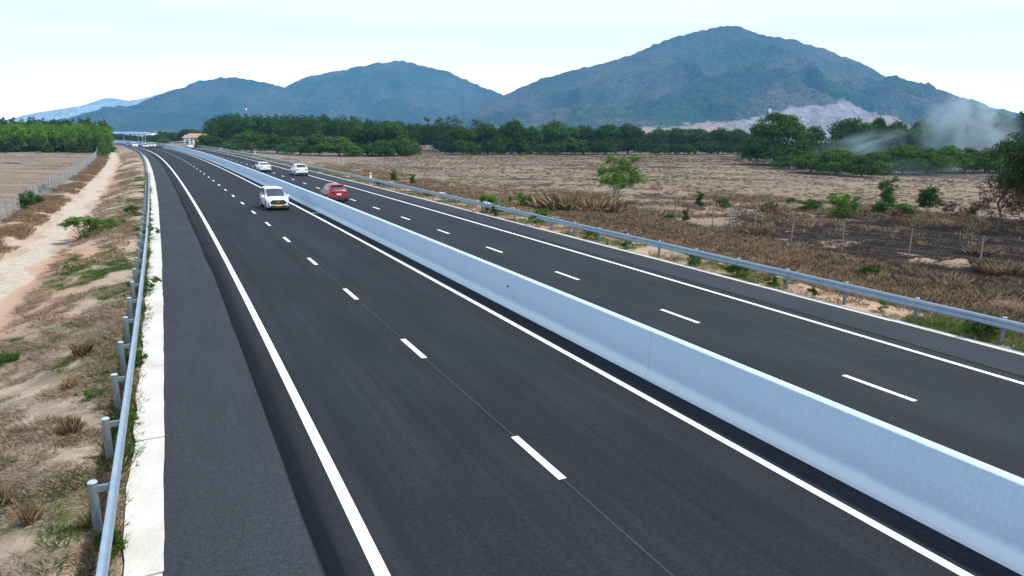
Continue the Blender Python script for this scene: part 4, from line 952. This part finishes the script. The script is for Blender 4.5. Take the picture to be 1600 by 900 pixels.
def quarry(V):
    """bare rock where the photographed quarry stands, by position on the hill foot"""
    az, el = V[:, 0]/V[:, 1], (V[:, 2]-HC)/V[:, 1]
    pp = [(960, 199), (1000, 196), (1080, 194), (1120, 190), (1170, 186), (1195, 176), (1240, 164), (1290, 164), (1320, 153), (1350, 168), (1370, 174), (1400, 184), (1430, 194)]
    pq = [measured(a, b, y=3000) for a, b in pp]; qx = [p.x/3000 for p in pq]; qe = [(p.z-HC)/3000 for p in pq]
    edge = np.interp(az, qx, qe)+(fbm(V[:, 0]/45, V[:, 1]/45+V[:, 2]/30, 4)-.5)*.012
    k = (1-smooth(-.006, .004, el-edge))*.82*smooth(qx[0]-.02, qx[0]+.03, az)*(1-smooth(qx[-1]-.02, qx[-1]+.02, az))*(V[:, 1] < 3170)
    pink = np.clip(1-smooth(qx[3], qx[5], az)+smooth(qx[9], qx[10], az), 0, 1)
    return np.stack([k, pink, k*0, k*0+1], 1)
M['hill_a'] = hill_mat('forest_hill', (.020, .046, .024), (.044, .078, .036), (.100, .080, .070), True)
M['hill_b'] = hill_mat('forest_hill_far', (.017, .042, .026), (.036, .070, .036), (.075, .078, .056))
M['hill_c'] = hill_mat('far_mountain', (.30, .42, .45), (.34, .44, .46), (.46, .48, .46), sc=.35, rough_=False)  # pale tones paint thick distance haze into the mountain's colour
hill('hill', 3200, [(640, 212), (690, 190), (730, 170), (770, 154), (800, 144), (850, 121), (900, 109), (950, 97), (1000, 80), (1030, 66), (1080, 52), (1110, 45), (1135, 39), (1160, 42), (1190, 54), (1240, 63), (1300, 80), (1350, 100), (1400, 130), (1440, 150), (1465, 160), (1500, 172), (1550, 187), (1640, 222)], 1400, None, M['hill_a'], 3, 11, quarry=quarry)
hill('hill', 4100, [(400, 206), (420, 165), (437, 141), (447, 135), (480, 120), (540, 108), (580, 100), (603, 98), (622, 93), (650, 100), (700, 112), (740, 130), (780, 145), (810, 158), (850, 175), (960, 212)], 1300, None, M['hill_b'], 8, 13)
hill('hill', 3700, [(80, 204), (140, 193), (170, 188), (195, 185), (230, 168), (270, 145), (300, 130), (335, 122), (370, 121), (410, 128), (440, 136), (480, 152), (530, 175), (600, 208)], 1200, None, M['hill_b'], 13, 12)
hill('hill', 4200, [(1380, 216), (1440, 167), (1470, 159), (1500, 157), (1520, 163), (1560, 170), (1600, 179), (1700, 195), (1800, 222)], 1000, None, M['hill_b'], 23, 14)
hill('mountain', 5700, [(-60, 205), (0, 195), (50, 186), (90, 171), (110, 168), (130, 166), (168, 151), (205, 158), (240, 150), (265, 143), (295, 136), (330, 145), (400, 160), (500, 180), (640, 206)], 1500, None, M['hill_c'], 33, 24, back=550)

# ================================================================== vehicles
M['car_white'] = mat('white_car_paint', (.80, .81, .82), .28, coat=.6); M['car_red'] = mat('red_car_paint', (.30, .008, .014), .35, coat=.25); M['car_grey'] = mat('grey_car_paint', (.10, .11, .13), .3, coat=.5)
M['glass'] = mat('car_glass', (.05, .06, .072), .06, spec=.7); M['tyre'] = mat('tyre', (.02, .02, .02), .85); M['rim'] = mat('alloy', (.45, .46, .48), .35, .7); M['plastic'] = mat('black_plastic', (.02, .021, .023), .5)
M['lamp_red'] = mat('tail_lamp', (.12, .012, .014), .25); M['lamp_clear'] = mat('head_lamp', (.55, .6, .65), .15); M['plate_y'] = mat('yellow_plate', (.75, .48, .04), .5); M['plate_w'] = mat('white_plate', (.75, .75, .72), .5); M['chrome'] = mat('chrome', (.6, .62, .65), .2, .9)
def car(name, L, Wd, H, belt, pr, paint, rear=True, black_low=False, plate='plate_y', spoiler=False, emblem=True):
    """pr: stations (y, belt/hood height, roof height, roof half width factor); returns the root at the ground centre"""
    r = empty(name); ys = np.linspace(-L/2, L/2, 90); st_ = np.array(pr)
    hw = Wd/2
    bl = np.interp(ys, st_[:, 0]*L, st_[:, 1]); rf = np.interp(ys, st_[:, 0]*L, st_[:, 2]); wf = np.interp(ys, st_[:, 0]*L, st_[:, 3])
    ker = np.ones(5)/5
    for a in (bl, rf, wf): a[:] = np.convolve(np.pad(a, 2, 'edge'), ker, 'valid')
    e = np.abs(ys)/(L/2); plan = hw*(1-.16*np.clip((e-.78)/.22, 0, 1)**2.2)
    zb = .20+.10*np.clip((e-.8)/.2, 0, 1)**2; nose = np.clip((e-.93)/.07, 0, 1)
    def ring(i):
        w = plan[i]; b = bl[i]; t = max(rf[i], b+.03); k = wf[i]; up = (t-b) > .12
        pts = [(w*.9, zb[i]), (w*.985, zb[i]+.10), (w, b*.62), (w*.985, b*.86), (w*.955, b)]
        if up: pts += [(w*(.955+(k-.955)*.5), b+(t-b)*.5), (w*k, t-.07), (w*k*.88, t-.012), (w*k*.5, t+.012), (0, t+.02)]
        else: pts += [(w*.93, b+.012), (w*.88, b+.022), (w*.7, t), (w*.4, t+.012), (0, t+.016)]
        return pts
    prs = [ring(i) for i in range(len(ys))]; n = len(prs[0]); V = []
    Pm = np.zeros((len(ys), 2*n-1, 3))
    for i, p in enumerate(prs):
        full = [(-a, b) for a, b in p[:-1]]+[(0, p[-1][1])]+[(a, b) for a, b in p[:-1]][::-1]
        for j, (a, b) in enumerate(full):
            sh = nose[i]*.0; Pm[i, j] = (a, ys[i], b)
    m = 2*n-1; F = [(i*m+j, i*m+j+1, (i+1)*m+j+1, (i+1)*m+j) for i in range(len(ys)-1) for j in range(m-1)]
    F += [tuple(range(m)), tuple(range((len(ys)-1)*m, len(ys)*m))[::-1]]+[(i*m, (i+1)*m, (i+1)*m+m-1, i*m+m-1) for i in range(len(ys)-1)]
    bd = mesh('body', Pm.reshape(-1, 3), F, paint, r, False)
    bm = bmesh.new(); bm.from_mesh(bd.data); bmesh.ops.recalc_face_normals(bm, faces=bm.faces); bm.to_mesh(bd.data); bm.free()
    me = bd.data; me.polygons.foreach_set('use_smooth', np.array([len(p.vertices) == 4 for p in me.polygons]))
    def patch(nm, y0, y1, j0, j1, m_, off=.006, s0=0, s1=0):
        """sheet of the body surface between stations y0..y1 and ring columns j0..j1, set proud; s0,s1 slant the ends"""
        ny = 14; VV = []; js = np.linspace(j0, j1, max(2, int(abs(j1-j0)*3)+2))
        for a in range(ny):
            for j in js:
                f = (j-j0)/(j1-j0); yy = (y0+s0*f)*(1-a/(ny-1))+(y1+s1*f)*a/(ny-1)
                fi = np.interp(yy, ys, np.arange(len(ys))); i0 = int(min(fi, len(ys)-2)); ft = fi-i0; jj = int(min(j, m-2)); fj = j-jj
                P_ = (Pm[i0, jj]*(1-fj)+Pm[i0, jj+1]*fj)*(1-ft)+(Pm[i0+1, jj]*(1-fj)+Pm[i0+1, jj+1]*fj)*ft
                c = np.array([0, yy*.8, .7]); nn = P_-c; nn[1] *= .25; nn /= np.linalg.norm(nn)
                tdy = Pm[i0+1, jj]-Pm[i0, jj]; tdj = Pm[i0, jj+1]-Pm[i0, jj]; q = np.cross(tdy, tdj); l = np.linalg.norm(q)
                if l > 1e-9:
                    q /= l; q = q if q@nn > 0 else -q; nn = q
                VV.append(P_+nn*off)
        w = len(js); FF = [(a*w+b, a*w+b+1, (a+1)*w+b+1, (a+1)*w+b) for a in range(ny-1) for b in range(w-1)]
        return mesh(nm, VV, FF, m_, r, True)
    return r, patch, dict(L=L, W=Wd, H=H, m=m, n=n, belt=belt)
def wheels(r, L, W, front, rearo, rad=.33):
    for sy in (L/2-front, -L/2+rearo):
        for sx in (-1, 1):
            w = MB(); x = sx*(W/2-.10); w.tube([(x-.115, sy, rad), (x-.10, sy, rad), (x+.10, sy, rad), (x+.115, sy, rad)], [rad-.03, rad, rad, rad-.03], 24); wo = w.build('wheel', M['tyre'], r)
            x2 = sx*(W/2+.018); a = MB(); a.tube([(x2-sx*.03, sy, rad), (x2, sy, rad)], [rad*.66, rad*.62], 20); a.build('rim', M['rim'], wo)
            ar = MB(); x3 = sx*(W/2-.004); ar.tube([(x3-.012, sy, rad+.01), (x3+.008*sx+.004, sy, rad+.01)], rad+.075, 24); ar.build('wheel_arch', M['plastic'], r)
def mirrors(r, W, y, z, m_):
    for sx in (-1, 1): MB().box((sx*(W/2+.10), y, z), (.20, .13, .15), 0, .8).build('mirror', m_, r)
def mpv(name='mpv'):
    L, W_, H_ = 4.47, 1.75, 1.70
    pr = [(-.5, .92, .95, .80), (-.485, 1.02, 1.10, .80), (-.47, 1.04, 1.40, .78), (-.43, 1.05, 1.66, .76), (-.2, 1.04, 1.70, .78), (.02, 1.02, 1.69, .77), (.09, 1.01, 1.62, .76), (.31, .98, 1.02, .80), (.42, .93, .96, .8), (.48, .84, .86, .8), (.5, .70, .72, .8)]
    r, patch, d = car(name, L, W_, H_, 1.02, pr, M['car_white']); m = d['m']
    patch('windscreen', 1.34, .42, 6.15, m-1-6.15, M['glass'], .008)
    for a, b in ((4.3, 5.85), (m-1-4.3, m-1-5.85)):
        patch('side_window', -1.75, -.95, a, b, M['glass']); patch('side_window', -.85, .0, a, b, M['glass']); patch('side_window', .08, .95, a, b, M['glass'], .006, 0, -.35)
    patch('rear_window', -2.12, -1.98, 6.4, m-1-6.4, M['glass'], .01)
    y = L/2
    MB().prism([(-.50, .49), (.50, .49), (.64, .64), (.46, .84), (-.46, .84), (-.64, .64)], 'y', y-.05, y+.02).build('grille', M['plastic'], r)
    MB().prism([(-.72, .23), (.72, .23), (.60, .41), (-.60, .41)], 'y', y-.08, y+.022).build('bumper_intake', M['plastic'], r)
    MB().prism([(.09*math.cos(t), .70+.06*math.sin(t)) for t in np.linspace(0, 6.28, 13)[:-1]], 'y', y+.014, y+.028).build('emblem', M['chrome'], r)
    MB().box((0, y+.03, .42), (.50, .02, .13)).build('number_plate', M['plate_y'], r)
    for s_ in (-1, 1):
        MB().add([(s_*.56, y-.02, .78), (s_*.76, y-.14, .86), (s_*.79, y-.14, .77), (s_*.60, y+.004, .71)], [(0, 1, 2, 3)]).build('headlight', M['lamp_clear'], r)
        MB().prism([(s_*.66, .30), (s_*.76, .34), (s_*.79, .66), (s_*.72, .60)], 'y', y-.2, y+.012).build('fog_lamp', M['plastic'], r)
        MB().box((s_*.78, -y+.05, .98), (.16, .1, .3)).build('tail_light', M['lamp_red'], r)
    wheels(r, L, W_, .82, .90); mirrors(r, W_, .95, 1.06, M['car_white']); return r
def suv(name, paintm, low=True):
    L, W_, H_ = 4.45, 1.82, 1.64
    pr = [(-.5, .95, .98, .80), (-.49, 1.03, 1.08, .80), (-.47, 1.05, 1.20, .76), (-.40, 1.06, 1.56, .72), (-.34, 1.05, 1.62, .73), (0, 1.02, 1.64, .75), (.08, 1.01, 1.60, .74), (.24, 1.0, 1.05, .8), (.40, .95, .98, .8), (.47, .86, .88, .8), (.5, .70, .72, .8)]
    r, patch, d = car(name, L, W_, H_, 1.03, pr, paintm); m = d['m']
    patch('windscreen', 1.0, .42, 6.3, m-1-6.3, M['glass'], .008)
    for a, b in ((4.3, 5.85), (m-1-4.3, m-1-5.85)):
        patch('side_window', -1.5, -.75, a, b, M['glass'], .006, .15); patch('side_window', -.68, .05, a, b, M['glass']); patch('side_window', .12, .8, a, b, M['glass'], .006, 0, -.35)
    patch('rear_window', -2.12, -1.83, 6.35, m-1-6.35, M['glass'], .012)
    y = -L/2
    MB().box((0, y+.03, .36), (W_*.84, .14, .24)).build('rear_bumper', M['plastic'], r)
    MB().box((0, y+.38, 1.60), (1.15, .35, .05)).build('roof_spoiler', paintm, r)
    MB().box((0, y-.012, .74), (.42, .025, .16)).build('number_plate', M['plate_w'], r)
    for s_ in (-1, 1): MB().box((s_*.62, y+.01, .93), (.36, .06, .10)).build('tail_light', M['lamp_red'], r)
    for s_ in (-1, 1): MB().box((s_*.66, -y-.06, .78), (.3, .1, .12)).build('headlight', M['lamp_clear'], r)
    MB().box((0, -y-.02, .6), (1.0, .06, .22)).build('grille', M['plastic'], r)
    wheels(r, L, W_, .86, .86, .35); mirrors(r, W_, .82, 1.07, M['plastic']); return r
def sedan(name, paintm):
    L, W_, H_ = 4.55, 1.76, 1.47
    pr = [(-.5, .86, .88, .80), (-.49, .96, .98, .8), (-.40, .98, 1.01, .80), (-.36, .97, 1.03, .78), (-.20, .95, 1.41, .72), (-.08, .94, 1.47, .74), (.06, .93, 1.46, .74), (.12, .92, 1.40, .74), (.27, .91, .96, .8), (.42, .84, .86, .8), (.48, .74, .76, .8), (.5, .60, .62, .8)]
    r, patch, d = car(name, L, W_, H_, .94, pr, paintm); m = d['m']
    patch('windscreen', 1.15, .60, 6.3, m-1-6.3, M['glass'], .008)
    for a, b in ((4.3, 5.85), (m-1-4.3, m-1-5.85)):
        patch('side_window', -1.15, -.35, a, b, M['glass'], .006, .35); patch('side_window', -.28, .85, a, b, M['glass'], .006, 0, -.35)
    patch('rear_window', -1.55, -1.0, 6.35, m-1-6.35, M['glass'], .012)
    y = -L/2
    MB().box((0, y+.03, .32), (W_*.8, .12, .18)).build('rear_bumper', M['plastic'], r); MB().box((0, y-.012, .66), (.42, .025, .13)).build('number_plate', M['plate_w'], r)
    for s_ in (-1, 1): MB().box((s_*.60, y+.01, .82), (.38, .06, .11)).build('tail_light', M['lamp_red'], r)
    for s_ in (-1, 1): MB().box((s_*.64, -y-.05, .66), (.3, .1, .12)).build('headlight', M['lamp_clear'], r)
    MB().box((0, -y-.02, .5), (.9, .06, .2)).build('grille', M['plastic'], r)
    wheels(r, L, W_, .85, .95, .32); mirrors(r, W_, .85, .98, paintm); return r
def put(r, s, o, back, label, cat='car', group=None):
    x, y = road(s, o); r.location = (float(x), float(y), .006); r.rotation_euler = (0, 0, -heading(s)+(math.pi if back else 0)); tag(r, label, cat, group); return r
V1 = put(mpv('people_carrier'), 62.6, 1.95, True, 'white people carrier with a yellow number plate driving towards the camera')
V2 = put(suv('red_car', M['car_red']), 67.8, 8.0, False, 'red hatchback driving away just behind the median barrier'); V2.scale = (.94, .94, .94)
V3 = put(suv('white_car', M['car_white']), 107.3, 12.2, False, 'white sport utility car driving away in the outer lane of the far carriageway')
V4 = put(sedan('white_sedan', M['car_white']), 118.4, 8.9, False, 'white sedan driving away beside the median barrier, ahead of the red hatchback')
def copy_tree(o, parent=None):
    c = o.copy(); COL.objects.link(c); c.parent = parent
    for ch in list(o.children): copy_tree(ch, c)
    return c
FG = 'distant cars at the end of the road'
put(copy_tree(V1), 276, -2.1, True, 'distant white people carrier nearest the left edge line', 'car', FG)
put(copy_tree(V1), 284, .9, True, 'distant white car in the middle of the road right of the nearest one', 'car', FG)
put(copy_tree(V3), 290, -4.2, True, 'distant white car with dark windows at the left road edge', 'car', FG)
V5 = put(suv('grey_car', M['car_grey']), 292, -6.0, True, 'distant dark car leftmost of the distant cars', 'car', FG)
put(copy_tree(V5), 288, 3.2, True, 'distant grey car rightmost beside the median barrier', 'car', FG)
put(copy_tree(V4), 272, 11.5, False, 'distant white car beyond the barrier below the green sign', 'car', FG)

# ================================================================== smoke and haze
def smoke(name, loc, dims, dens, seed, label, thr=.45, lean=0):
    mb = MB(); n = 10; V = []; F = []
    bm = bmesh.new(); bmesh.ops.create_icosphere(bm, subdivisions=3, radius=1); me = bpy.data.meshes.new(name); bm.to_mesh(me); bm.free()
    o = bpy.data.objects.new(name, me); COL.objects.link(o); o.location = loc; o.scale = dims; o.rotation_euler = (0, lean, 0)
    m = bpy.data.materials.new(name); m.use_nodes = True; t = m.node_tree; t.nodes.clear(); me.materials.append(m)
    out = t.nodes.new('ShaderNodeOutputMaterial'); pv = t.nodes.new('ShaderNodeVolumePrincipled'); t.links.new(pv.outputs[0], out.inputs['Volume'])
    pv.inputs['Color'].default_value = (.66, .89, 1, 1); pv.inputs['Anisotropy'].default_value = .1
    tc = t.nodes.new('ShaderNodeTexCoord'); nz = t.nodes.new('ShaderNodeTexNoise'); nz.inputs['Scale'].default_value = 2.4; nz.inputs['Detail'].default_value = 4; nz.inputs['Roughness'].default_value = .6; nz.inputs['Distortion'].default_value = .6
    mp = t.nodes.new('ShaderNodeMapping'); mp.inputs['Location'].default_value = (seed, seed*1.7, 0); t.links.new(tc.outputs['Object'], mp.inputs[0]); t.links.new(mp.outputs[0], nz.inputs['Vector'])
    ln = t.nodes.new('ShaderNodeVectorMath'); ln.operation = 'LENGTH'; t.links.new(tc.outputs['Object'], ln.inputs[0])
    fall = t.nodes.new('ShaderNodeMapRange'); fall.inputs['From Min'].default_value = .25; fall.inputs['From Max'].default_value = .98; fall.inputs['To Min'].default_value = 1; fall.inputs['To Max'].default_value = 0; fall.interpolation_type = 'SMOOTHSTEP'; t.links.new(ln.outputs['Value'], fall.inputs['Value'])
    nr = t.nodes.new('ShaderNodeMapRange'); nr.inputs['From Min'].default_value = thr; nr.inputs['From Max'].default_value = thr+.28; t.links.new(nz.outputs['Fac'], nr.inputs['Value'])
    mu = t.nodes.new('ShaderNodeMath'); mu.operation = 'MULTIPLY'; t.links.new(fall.outputs[0], mu.inputs[0]); t.links.new(nr.outputs[0], mu.inputs[1])
    m2 = t.nodes.new('ShaderNodeMath'); m2.operation = 'MULTIPLY'; m2.inputs[1].default_value = dens; t.links.new(mu.outputs[0], m2.inputs[0]); t.links.new(m2.outputs[0], pv.inputs['Density'])
    tag(o, label, None, None, 'stuff'); return o
p = measured(1512, 214, y=168); smoke('smoke', (p.x, 168, p.z), (13.5, 9, 12.5), .45, 3, 'bluish smoke rising thickly behind the orchard on the right', .41, .25)
p = measured(1345, 228, y=163); smoke('smoke', (p.x, 163, p.z), (15, 6, 4.0), .13, 9, 'thin smoke drifting over the orchard', .40, -.25)
p = measured(1430, 262, y=150); smoke('smoke', (p.x, 150, p.z), (13, 5, 2.6), .06, 12, 'thin smoke hanging low under the orchard trees', .3)
hz = MB().box((0, 3050, 330), (11000, 6500, 664)).build('haze', None); tag(hz, None, None, None, 'stuff')
m = bpy.data.materials.new('haze'); m.use_nodes = True; t = m.node_tree; t.nodes.clear(); out = t.nodes.new('ShaderNodeOutputMaterial'); pv = t.nodes.new('ShaderNodeVolumePrincipled'); t.links.new(pv.outputs[0], out.inputs['Volume'])
pv.inputs['Color'].default_value = (.22, .57, 1, 1); pv.inputs['Density'].default_value = .00015; pv.inputs['Anisotropy'].default_value = .0; hz.data.materials.append(m)
